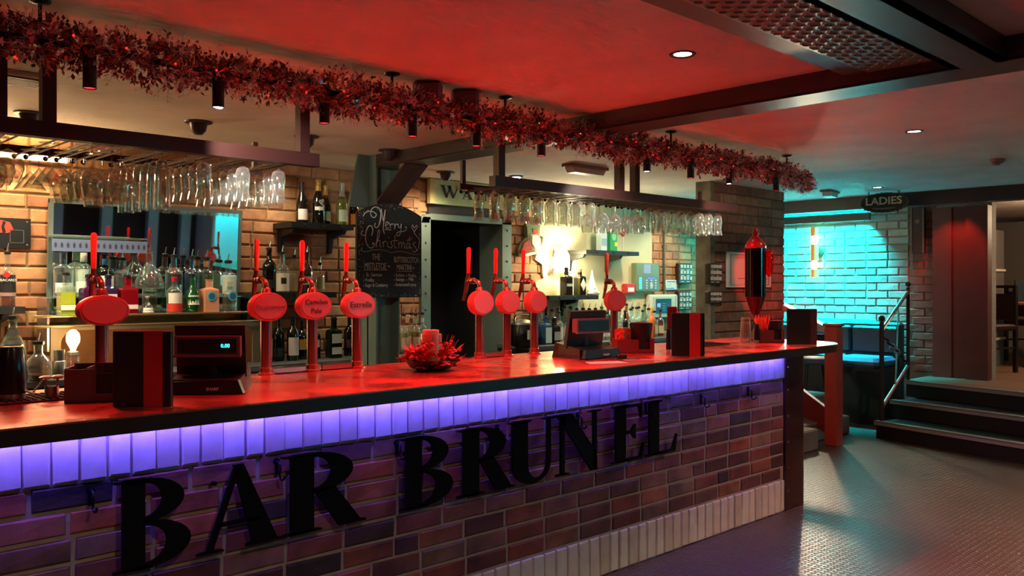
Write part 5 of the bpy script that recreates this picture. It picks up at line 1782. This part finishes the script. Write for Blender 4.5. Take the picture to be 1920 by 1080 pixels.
MB().box(-w * .05, w * .25, -.007, -.004, h * .44, h * .5).build('small_display', M('panel_display', (90, 110, 200), .3, emit=(70, 90, 220), es=.5), o)
o, w, h = wallbox(1174, 1192, 532, 551, YW - .1, 'fire_call_point', 'red fire alarm call point beside the alarm panel', 'alarm', .06, M('fire_red', (186, 34, 32), .4))
MB().box(-w * .3, w * .3, -.004, 0, h * .2, h * .62).build('white_plate', M('white_plastic', (222, 220, 210), .4), o)
o, w, h = wallbox(1219, 1270, 552, 596, YW - .1, 'wall_screen', 'cream framed touch screen on the brick wall beside the black cup', 'screen', .06, M('screen_cream', (212, 214, 190), .5))
MB().box(-w * .4, w * .34, -.006, 0, h * .1, h * .9).build('bezel', M('screen_cream2', (190, 194, 172), .5), o)
sc_ = MB().box(-w * .31, w * .25, -.01, -.006, h * .17, h * .82).build('display', M('screen_dark', (20, 26, 36), .15, emit=(16, 30, 60), es=.4), o)
MB().box(-w * .28, -w * .15, -.0115, -.01, h * .45, h * .62).build('picture', M('screen_blue', (120, 150, 210), .4, emit=(90, 130, 210), es=.7), sc_)
for k in range(4):
    MB().box(-w * .1, w * .02, -.0115, -.01, h * (.3 + k * .1), h * (.315 + k * .1)).build('text_line', M('screen_line', (120, 140, 170), .4, emit=(100, 120, 160), es=.4), sc_)
MB().box(w * .42, w * .47, -.012, 0, h * .02, h * .95).build('card_slot', M('screen_cream2', (190, 194, 172), .5), o)
o, w, h = wallbox(1246, 1269, 525, 543, YW - .035, 'notice_card', 'small white notice card with blue bars above the wall screen', 'notice', .012, M('card_white', (224, 222, 206), .6))
MB().box(-w * .3, w * .35, -.002, 0, h * .78, h * .86).build('blue_bar', M('card_blue', (80, 110, 180), .6), o)
MB().box(-w * .42, w * .3, -.002, 0, h * .1, h * .18).build('blue_bar', M('card_blue', (80, 110, 180), .6), o)
for k in range(3):
    MB().box(-w * .4, w * .05, -.002, 0, h * (.35 + k * .12), h * (.38 + k * .12)).build('text_line', M('card_grey', (150, 150, 140), .6), o)
# cable conduit
q = atY(1243, 545, pwb)
o = thing('conduit', 'grey steel cable conduit running up the wall beside the alarm panel', 'conduit', (q.x, pwb - .02, .9))
MB().tube([(0, 0, 0), (0, 0, ZC - .9)], .013, 8).build('pipe', M('conduit_grey', (110, 104, 84), .5, .3), o, smooth=True)
for z in (.45, .9):
    MB().box(-.025, .025, -.005, .02, z, z + .02).build('saddle_clip', M('conduit_grey', (110, 104, 84), .5, .3), o)


def switches(px0, px1, py0, py1, y, label, rows):
    o, w, h = wallbox(px0, px1, py0, py1, y, 'switch_box', label, 'switch', .05, M('switch_bronze', (62, 54, 44), .45, .4))
    for i in range(rows):
        for j in range(4):
            z = h * (.12 + (i + .25) * .86 / rows)
            x = -w * .36 + j * w * .24 - w * .04
            MB().prism([(x, z), (x + w * .13, z), (x + w * .13, z + h * .16 * 3 / rows), (x, z + h * .16 * 3 / rows)], -.012, -.001).build('rocker', M('switch_white', (206, 200, 184), .5), o)
        for j in range(2):
            MB().box(-w * .36 + j * w * .44, -w * .1 + j * w * .44, -.002, 0, h * (.09 + i * .86 / rows), h * (.12 + i * .86 / rows)).build('name_tag', M('switch_white', (206, 200, 184), .5), o)
    return o


switches(1273, 1297, 494, 532, YW - .07, 'upper bronze switch box with white rockers on the brick wall left of the peeling post', 3)['label'] = 'bronze switch box with white rockers above the other beside the notice card'
switches(1272, 1296, 546, 582, YW - .07, 'lower bronze switch box', 3)['label'] = 'bronze switch box with white rockers beside the wall screen'
switches(1330, 1352, 494, 533, PY - .066, 'three row', 3)['label'] = 'three row bronze switch box on the brown brick partition beside the certificate'
switches(1330, 1352, 546, 569, PY - .066, 'two row', 2)['label'] = 'two row bronze switch box low on the brown brick partition'
# certificate
o, w, h = wallbox(1364, 1446, 476, 539, PY - .05, 'certificate', 'white framed certificate on the brick partition behind the dispenser', 'certificate', .02, M('cert_frame', (214, 208, 196), .5))
MB().box(-w * .46, w * .46, -.002, 0, h * .05, h * .95).build('paper', M('cert_paper', (200, 184, 160), .7), o)
mb = MB()
for a, b, c, d in ((-.44, .44, .065, .075), (-.44, .44, .925, .935), (-.44, -.43, .065, .935), (.43, .44, .065, .935)):
    mb.box(w * a, w * b, -.003, -.002, h * c, h * d)
mb.build('border_line', M('cert_ink', (60, 44, 40), .6), o)
text('Queens', .045, M('cert_red', (186, 110, 100), .6), 'heading', o, (-w * .22, -.003, h * .86))
text('BarBrunel', .075, M('cert_ink', (60, 44, 40), .6), 'name_line', o, (w * .1, -.003, h * .36))
MB().box(-w * .28, w * .42, -.003, -.002, h * .245, h * .26).build('underline', M('cert_ink', (60, 44, 40), .6), o)

# bottles on the right back counter
rb = random.Random(12)
o = thing('tea_caddy', 'squat dark pot with steel lid and white tag on the back counter', 'pot', (atY(980, HY, 5.36).x, 5.36, ZB))
MB().lathe([(.1, 0), (.115, .02), (.12, .14), (.1, .19), (.06, .21)], 20).build('body', M('pot_black', (20, 18, 18), .25, coat=.4), o, smooth=True)
MB().lathe([(.105, .185), (.1, .2), (.05, .225), (.02, .23)], 20).build('lid', steel, o, smooth=True)
MB().box(-.06, .04, -.124, -.119, .06, .14).build('white_tag', M('tag_white', (200, 196, 186), .6), o)
MB().tube(smooth_pts([(-.1, 0, .2), (-.08, 0, .26), (.08, 0, .26), (.1, 0, .2)], 4), .008, 6).build('handle', M('pot_black', (20, 18, 18), .25), o, smooth=True)
blu = M('gin_blue_glass', (50, 90, 120), .08, coat=.5)
named = [(1023, 5.33, .25, .085, 'square', blu, [(.06, .6, (196, 206, 206), 0)], 'square blue bottle with tall white label beside the dark pot', (40, 60, 110)),
         (1039, 5.33, .22, .085, 'square', dark_gl, [(.15, .5, (160, 156, 146), 0)], 'square dark bottle with ornate grey label beside the blue bottle', 'pour'),
         (1005, 5.42, .27, .08, 'std', dark_gl, [(.2, .45, (120, 40, 40), .8)], 'dark bottle with red label behind the blue bottle', (190, 60, 60)),
         (1048, 5.45, .27, .078, 'std', clr, [(.1, .5, (206, 200, 186), .9)], 'clear bottle with cream label left of the tilted till screen', 'pour')]
for px, y, hh, d, stl, gm_, lb, lab, cp_ in named:
    B(px, y, ZB, hh, d, stl, gm_, lab, liq((190, 180, 150)) if gm_ is clr else None, .5, lb, cap=cp_)
kinds = [(clr, liq((206, 206, 190)), (210, 206, 190), 'clear'), (dark_gl, None, (150, 140, 120), 'dark'), (tint((190, 214, 190), .1), tint((190, 214, 190)), (196, 206, 186), 'pale green'), (tint((214, 150, 70), .1), liq((176, 104, 30)), (206, 186, 140), 'amber')]
for k in range(18):
    px = 1012 + k * 11.6
    g_, l_, lc, nm = kinds[(0, 1, 0, 3, 0, 2, 1, 0, 0, 2, 0, 1, 0, 0, 3, 0, 0, 2)[k]]
    B(px, 5.62, ZB + .0, rb.uniform(.28, .32), rb.uniform(.07, .085), ('std', 'gin', 'wine')[k % 3], g_, '%s spirit bottle in the rear row on the right back counter' % nm, l_, .55, [(.12, .45, lc, .9)],
      group='rear row of spirit bottles on the right back counter', cap='pour')
for k in range(11):
    px = 1128 + k * 11
    g_, l_, lc, nm = kinds[(0, 0, 2, 0, 1, 0, 0, 2, 0, 0, 3)[k]]
    B(px, 5.4, ZB, rb.uniform(.24, .29), rb.uniform(.07, .08), ('gin', 'std', 'round')[k % 3], g_, '%s spirit bottle in the front row on the right back counter' % nm, l_, .5, [(.12, .42, lc, .9)],
      group='front row of spirit bottles on the right back counter', cap='pour')
B(1222, 5.3, ZB, .3, .07, 'std', M('orange_plastic', (214, 110, 40), .4), 'orange squeeze bottle with yellow cap below the wall screen', None, 0, (), cap=(226, 180, 40))
# ================================================================ FAR CORNER, STAIRS, UPPER ROOM
# hanging ladies sign
q = atX(1657, 380, 8.25)
ls = thing('ladies_sign', 'oval cast metal ladies sign hanging on two chains', 'sign', (q.x, q.y, q.z), -PI / 2)
t = q.x * fwd[0] + q.y * fwd[1]
k_ = t / F_PX
cast = M('cast_old_brass', (120, 108, 84), .45, .6, noise=.4, nscale=30)
lit = M('cast_pale_brass', (190, 180, 150), .4, .5)  # paler brass for the raised lettering
disc(.46, .19, .02, 30).build('plate', M('cast_dark', (52, 44, 34), .5, .5), ls)
mb = MB()
for k in range(30):
    a = 2 * PI * k / 30
    mb.ball((.225 * math.cos(a), .0, .092 * math.sin(a)), .009, 6, 4)
mb.build('beaded_rim', cast, ls)
text('LADIES', .1, lit, 'lettering', ls, (0, -.003, .014), sx=1.12, extrude=.006, bold=.002)
MB().prism(arc(0, -.05, .11, .014, 180, 360) + arc(0, -.042, .1, .008, 360, 180), -.008, 0).build('scroll', cast, ls)
for s in (-1, 1):
    c_ = MB()
    n = 5
    z0 = .07
    for k in range(n):
        z = z0 + (ZC - q.z - z0) * (k + .5) / n
        c_.tube([(s * .14 + (.006 if k % 2 else -.006), 0, z - .02), (s * .14 + (.006 if k % 2 else -.006), 0, z + .02)], .003, 5)
        c_.tube([(s * .14 - (.006 if k % 2 else -.006), 0, z - .02), (s * .14 - (.006 if k % 2 else -.006), 0, z + .02)], .003, 5)
    c_.build('chain', iron, ls)

# sconce on the blue lit wall
q = atX(1535, 474, XB - .03)
sc = thing('wall_sconce', 'amber glass up and down sconce on the blue lit brick wall', 'lamp', (XB - .03, q.y, q.z), -PI / 2)
hz = atX(1535, 428, XB).z - q.z
R2 = .045
amb = M('amber_lamp_glass', (200, 130, 70), .3, emit=(255, 140, 60), es=.45)
for z0_, z1_ in ((-hz, -hz * .68), (-hz * .32, hz * .32), (hz * .66, hz)):
    MB().lathe(shell([(R2, z0_), (R2, z1_)]), 18, (0, -.1, 0), capb=False, capt=False).build('glass_tube', amb, sc, smooth=True)
MB().lathe([(.04, -.02), (.04, .02)], 16, (0, -.1, 0)).build('bulb_holder', M('bronze', (120, 84, 56), .4, .8), sc, smooth=True)
MB().tube([(0, .014, 0), (0, -.06, 0)], .02, 10).build('wall_arm', M('bronze', (120, 84, 56), .4, .8), sc, smooth=True)
MB().lathe([(.06, 0), (.05, .012)], 16).build('wall_plate', M('bronze', (120, 84, 56), .4, .8), sc).rotation_euler = (PI / 2, 0, 0)
for s in (-1, 1):
    MB().ball((0, -.1, s * hz * .5), .043, 12, 8, 1.25).build('bulb', M('sconce_bulb', (255, 220, 160), .4, emit=(255, 206, 130), es=7 if s < 0 else 5), sc, smooth=True)
    lamp('sconce_lamp', 'POINT', (XB - .2, q.y, q.z + s * (hz + .06)), SCONCE, (1, .72, .42), .03)

lamp('sconce_lamp', 'SPOT', (XB - .24, q.y, q.z), 110, (1, .74, .48), .04, aim=(4.6, 2.1, 0), angle=62, blend=.5)

# booth bench below the blue wall
bt = thing('booth_bench', 'dark high backed booth bench with blue lit seat under the brick wall', 'bench', (8.75, 4.55, 0), -PI / 2)
leather = M('booth_leather', (26, 24, 28), .45)
MB().cbox(-.1, .36, .0, 2.0, .09, 1.0, .02).build('back_panel', leather, bt)
for k in range(4):
    MB().cbox(-.85 + k * .5, .28, .68, .48, .08, .28, .03).build('back_cushion', leather, bt)
    MB().cbox(-.85 + k * .5, .0, .56, .48, .5, .1, .035).build('seat_cushion', M('booth_seat_blue', (70, 90, 120), .5), bt)
MB().box(-1.1, .9, -.22, .32, 0, .56).build('base', M('booth_base', (20, 18, 19), .5), bt)
MB().cbox(-1.06, .04, 0, .06, .6, 1.0, .01).build('end_panel', M('booth_wood', (110, 66, 50), .5), bt)
tag(MB().box(XB - .07, XB - .05, 3.95, 5.6, 1.005, 1.02).build('led_tube', cy_e), 'cyan light tube along the top of the booth back', 'light')
# bar stool in front of the booth
so = thing('bar_stool', 'black bar stool with thin chrome backrest rail before the booth', 'stool', (8.0, 4.05, 0), -.9)
MB().lathe([(.17, .62), (.19, .64), (.19, .68), (.16, .7)], 20).build('seat', M('stool_seat', (66, 84, 110), .5), so, smooth=True)
for a in (.8, 2.35, 3.95, 5.5):
    MB().tube([(.13 * math.cos(a), .13 * math.sin(a), .63), (.22 * math.cos(a), .22 * math.sin(a), 0)], .014, 8).build('leg', black, so)
MB().tube([(.19 * math.cos(.4 * k), .19 * math.sin(.4 * k), .25) for k in range(17)], .009, 6).build('foot_ring', iron, so)
MB().tube(smooth_pts([(-.16, .14, .68), (-.17, .17, .88), (-.1, .2, .93), (.1, .2, .93), (.17, .17, .88), (.16, .14, .68)], 4), .008, 6).build('back_rail', steel, so, smooth=True)
MB().prism([(-.16, .72), (.16, .72), (.15, .9), (-.15, .9)], .18, .2).build('back_pad', leather, so)

# stairs behind the partition: newel, handrail, first steps
nw = atZ(1563, 835, 0)
orange = M('newel_red_paint', (170, 56, 40), .5, noise=.15, nscale=8)
sr = thing('stair_rail', 'red painted newel post with sloping handrail at the stair foot', 'railing', (nw.x, nw.y, 0), 0)
MB().cbox(0, 0, 0, .115, .115, 1.03, .006).build('newel_post', orange, sr)
MB().cbox(0, 0, 1.03, .135, .135, .025, .005).build('newel_cap', orange, sr)
MB().bar((0, .05, 1.0), (.75, 1.15, 1.3), .07, .05).build('handrail', M('rail_worn', (170, 160, 146), .35), sr)
MB().bar((0, .05, .2), (.75, 1.15, .55), .03, .22).build('string_board', M('string_red', (140, 40, 34), .5), sr)
stone = M('stone_step', (120, 104, 92), .8, noise=.2, nscale=8, bump=.4)
for k in range(2):
    struct(MB().cbox(nw.x + .25 + k * .18, nw.y + .35 + k * .26, 0 if k == 0 else .17, .9, .34, .17, .012).build('stair_tread', stone))
struct(MB().cbox(6.62, 3.62, 0, .6, .3, .18, .012).build('stair_side_step', stone))

# iron railing at the steps
wd_ = M('iron_brown', (60, 50, 46), .5, .4)
b0, b1 = Vector((7.86, 3.34, .155)), Vector((8.6, 3.4, .466))
rl_ = thing('iron_railing', 'twisted wrought iron railing with ball ornaments on the steps', 'railing', b0)
d = b1 - b0
MB().tube([(0, 0, 0), (0, 0, .9)], .022, 8).build('post', wd_, rl_, smooth=True)
MB().tube([d, d + Vector((0, 0, .9))], .018, 8).build('post', wd_, rl_, smooth=True)
MB().ball((0, 0, .93), .03, 10, 6).build('post_knob', wd_, rl_, smooth=True)
MB().ball(d + Vector((0, 0, .93)), .026, 10, 6).build('post_knob', wd_, rl_, smooth=True)
MB().tube([Vector((0, 0, .82)), d + Vector((0, 0, .86))], .017, 8).build('top_rail', steel, rl_, smooth=True)
MB().tube([Vector((0, 0, .12)), d + Vector((0, 0, .14))], .017, 8).build('bottom_rail', steel, rl_, smooth=True)
tw = [Vector((0, 0, .78)) + (d + Vector((0, 0, .16)) - Vector((0, 0, .78))) * f for f in [k / 24 for k in range(25)]]
MB().tube([p_ + Vector((.012 * math.cos(k * 1.3), .012 * math.sin(k * 1.3), 0)) for k, p_ in enumerate(tw)], .011, 6).build('twisted_bar', iron, rl_, smooth=True)
MB().tube([d * .5 + Vector((0, 0, .13)), d * .62 + Vector((0, 0, .84))], .008, 6).build('baluster', steel, rl_)
for f in (.45, .62):
    MB().ball(tw[int(24 * f)], .034, 10, 6).build('ball_ornament', M('ball_alu', (160, 165, 165), .3, .8), rl_, smooth=True)

# framed panel on the red pilaster
q = atX(1724, 475, XB - .03)
o = thing('framed_panel', 'narrow dark framed panel on the red lit brick by the steps', 'picture', (XB - .06, q.y, q.z), -PI / 2)
w = abs(atX(1737, 475, XB - .03).y - atX(1712, 475, XB - .03).y)
h = atX(1724, 390, XB - .03).z - q.z
MB().cbox(0, 0, 0, w, .05, h, .006).build('panel', M('panel_maroon', (66, 30, 28), .5), o)
for x in (-w / 2 + .008, w / 2 - .008):
    MB().box(x - .008, x + .008, -.032, -.026, 0, h).build('frame_strip', M('panel_strip', (120, 96, 84), .4), o)
disc(.05, .05, .003, 14).build('badge', M('panel_strip', (120, 96, 84), .4), o, (0, -.029, h * .7))

# upper room, seen through the opening
up = .466
chm = M('chair_dark_leather', (52, 24, 24), .4)
chw = M('chair_dark_wood', (34, 22, 20), .4)


def chair(x, y, rz, label):
    o = thing('dining_chair', label, 'chair', (x, y, up), rz, 'chairs in the upper room')
    for a, b in ((-.2, -.2), (.2, -.2), (-.2, .2), (.2, .2)):
        MB().box(a - .018, a + .018, b - .018, b + .018, 0, .45 if b < 0 else .92).build('leg', chw, o)
    MB().cbox(0, 0, .44, .44, .44, .07, .02).build('seat', chm, o)
    MB().prism([(-.18, .55), (.18, .55), (.18, .86), (.1, .83), (-.1, .83), (-.18, .86)], .19, .215).build('back_pad', chm, o)
    MB().box(-.2, .2, .185, .215, .89, .92).build('top_rail', chw, o)
    for z in (.2,):
        MB().box(-.2, .2, -.21, -.19, z, z + .02).box(-.21, -.19, -.2, .2, z + .05, z + .07).box(.19, .21, -.2, .2, z + .05, z + .07).build('stretcher', chw, o)
    return o


c1 = atX(1862, 640, 10.3)
chair(c1.x - .25, c1.y, -1.9, 'dark leather dining chair closest to the red pilaster in the upper room')
c2_ = atX(1912, 640, 11.6)
chair(c2_.x + .15, c2_.y - .1, .9, 'dark leather dining chair behind the small table in the upper room')
t_ = atX(1930, 575, 11.0)
tb = thing('dining_table', 'small wooden table at the edge of the upper room', 'table', (t_.x, t_.y - .15, up))
MB().cbox(0, 0, .7, .6, .6, .035, .008).build('table_top', M('table_wood', (150, 84, 50), .4), tb)
MB().tube([(0, 0, .04), (0, 0, .7)], .03, 10).build('pedestal', iron, tb)
MB().lathe([(.22, 0), (.2, .02), (.04, .04)], 18).build('foot', iron, tb, smooth=True)
mn = thing('table_menu', 'black and red menu standing on the upper room table', 'menu', (t_.x - .15, t_.y + .02, up + .736), FACE)
MB().cbox(0, 0, 0, .19, .02, .24, .003).build('cover', M('menu_black_cover', (15, 14, 16), .45), mn)
MB().box(.01, .06, -.013, -.0105, 0, .24).build('red_band', M('menu_red_band', (178, 24, 34), .5), mn)
# dresser with boxes by the opening
e = atX(1842, 600, 10.9)
dr_ = thing('side_cabinet', 'tall narrow side cabinet with shelf in the upper room', 'cabinet', (e.x, e.y, up))
cabm = M('cabinet_grey', (86, 80, 74), .6)
MB().box(-.16, .16, -.18, .18, 0, .3).build('base', cabm, dr_)
MB().box(-.16, .16, -.18, -.16, .3, 1.55).box(-.16, .16, .16, .18, .3, 1.55).box(.14, .16, -.16, .16, .3, 1.55).build('sides', cabm, dr_)
for z in (.3, .78, 1.08):
    MB().box(-.2, .16, -.2, .2, z, z + .025).build('shelf_board', M('shelf_cream', (206, 190, 160), .6), dr_)
def carton_on(z, dims, col, lab, dx=0, extra=None):
    o = thing('storage_box', lab, 'box', (e.x - .02 + dx, e.y, up + z + .025))
    MB().cbox(0, 0, 0, dims[0], dims[1], dims[2], .006).build('carton', flat(col, .6), o)
    MB().cbox(0, 0, dims[2], dims[0] + .01, dims[1] + .01, .02, .004).build('lid', flat(tuple(min(255, c + 20) for c in col), .6), o)
    return o


carton_on(1.08, (.2, .2, .16), (206, 196, 168), 'pale cream box on the top shelf of the side cabinet')
o = carton_on(1.285, (.14, .12, .14), (226, 220, 200), 'white box stacked on the cream box in the upper room')
carton_on(.78, (.18, .22, .2), (90, 92, 84), 'grey green tin on the middle shelf of the side cabinet')
o = carton_on(.3, (.22, .26, .3), (150, 96, 66), 'brown box with yellow note on the low shelf of the side cabinet')
MB().box(-.116, -.1115, -.1, .06, .1, .24).build('yellow_note', flat((226, 206, 20), .6), o)
# door and panel in the upper room
struct(MB().box(12.6, 12.66, 3.0, 3.9, up, up + 1.75).build('door_2', M('upper_door_grey', (110, 98, 88), .6)))
struct(MB().box(12.5, 12.56, 1.6, 2.95, up, up + 1.75).build('wall_upper_panel', M('upper_panel_orange', (140, 92, 58), .6)))
lamp('upper_room_lamp', 'POINT', (10.4, 2.2, 2.1), 45, (1, .72, .45), .08)
lamp('red_wall_lamp', 'SPOT', (8.82, 3.05, 2.22), 16, (1, .08, .05), .03, aim=(XB - .05, 3.25, 1.0), angle=85, blend=.6)
DLR = thing('red_downlight', 'red downlight set in the ceiling over the open floor', 'lamp', (5.3, .3, ZC))
MB().lathe([(.052, -.001), (.048, -.006), (.036, -.003), (.034, .0)], 20, capb=False, capt=False).build('ring', M('downlight_ring', (70, 60, 56), .4, .6), DLR, smooth=True)
MB().lathe([(.034, -.002), (.034, -.001)], 20).build('lens', lens_r, DLR)
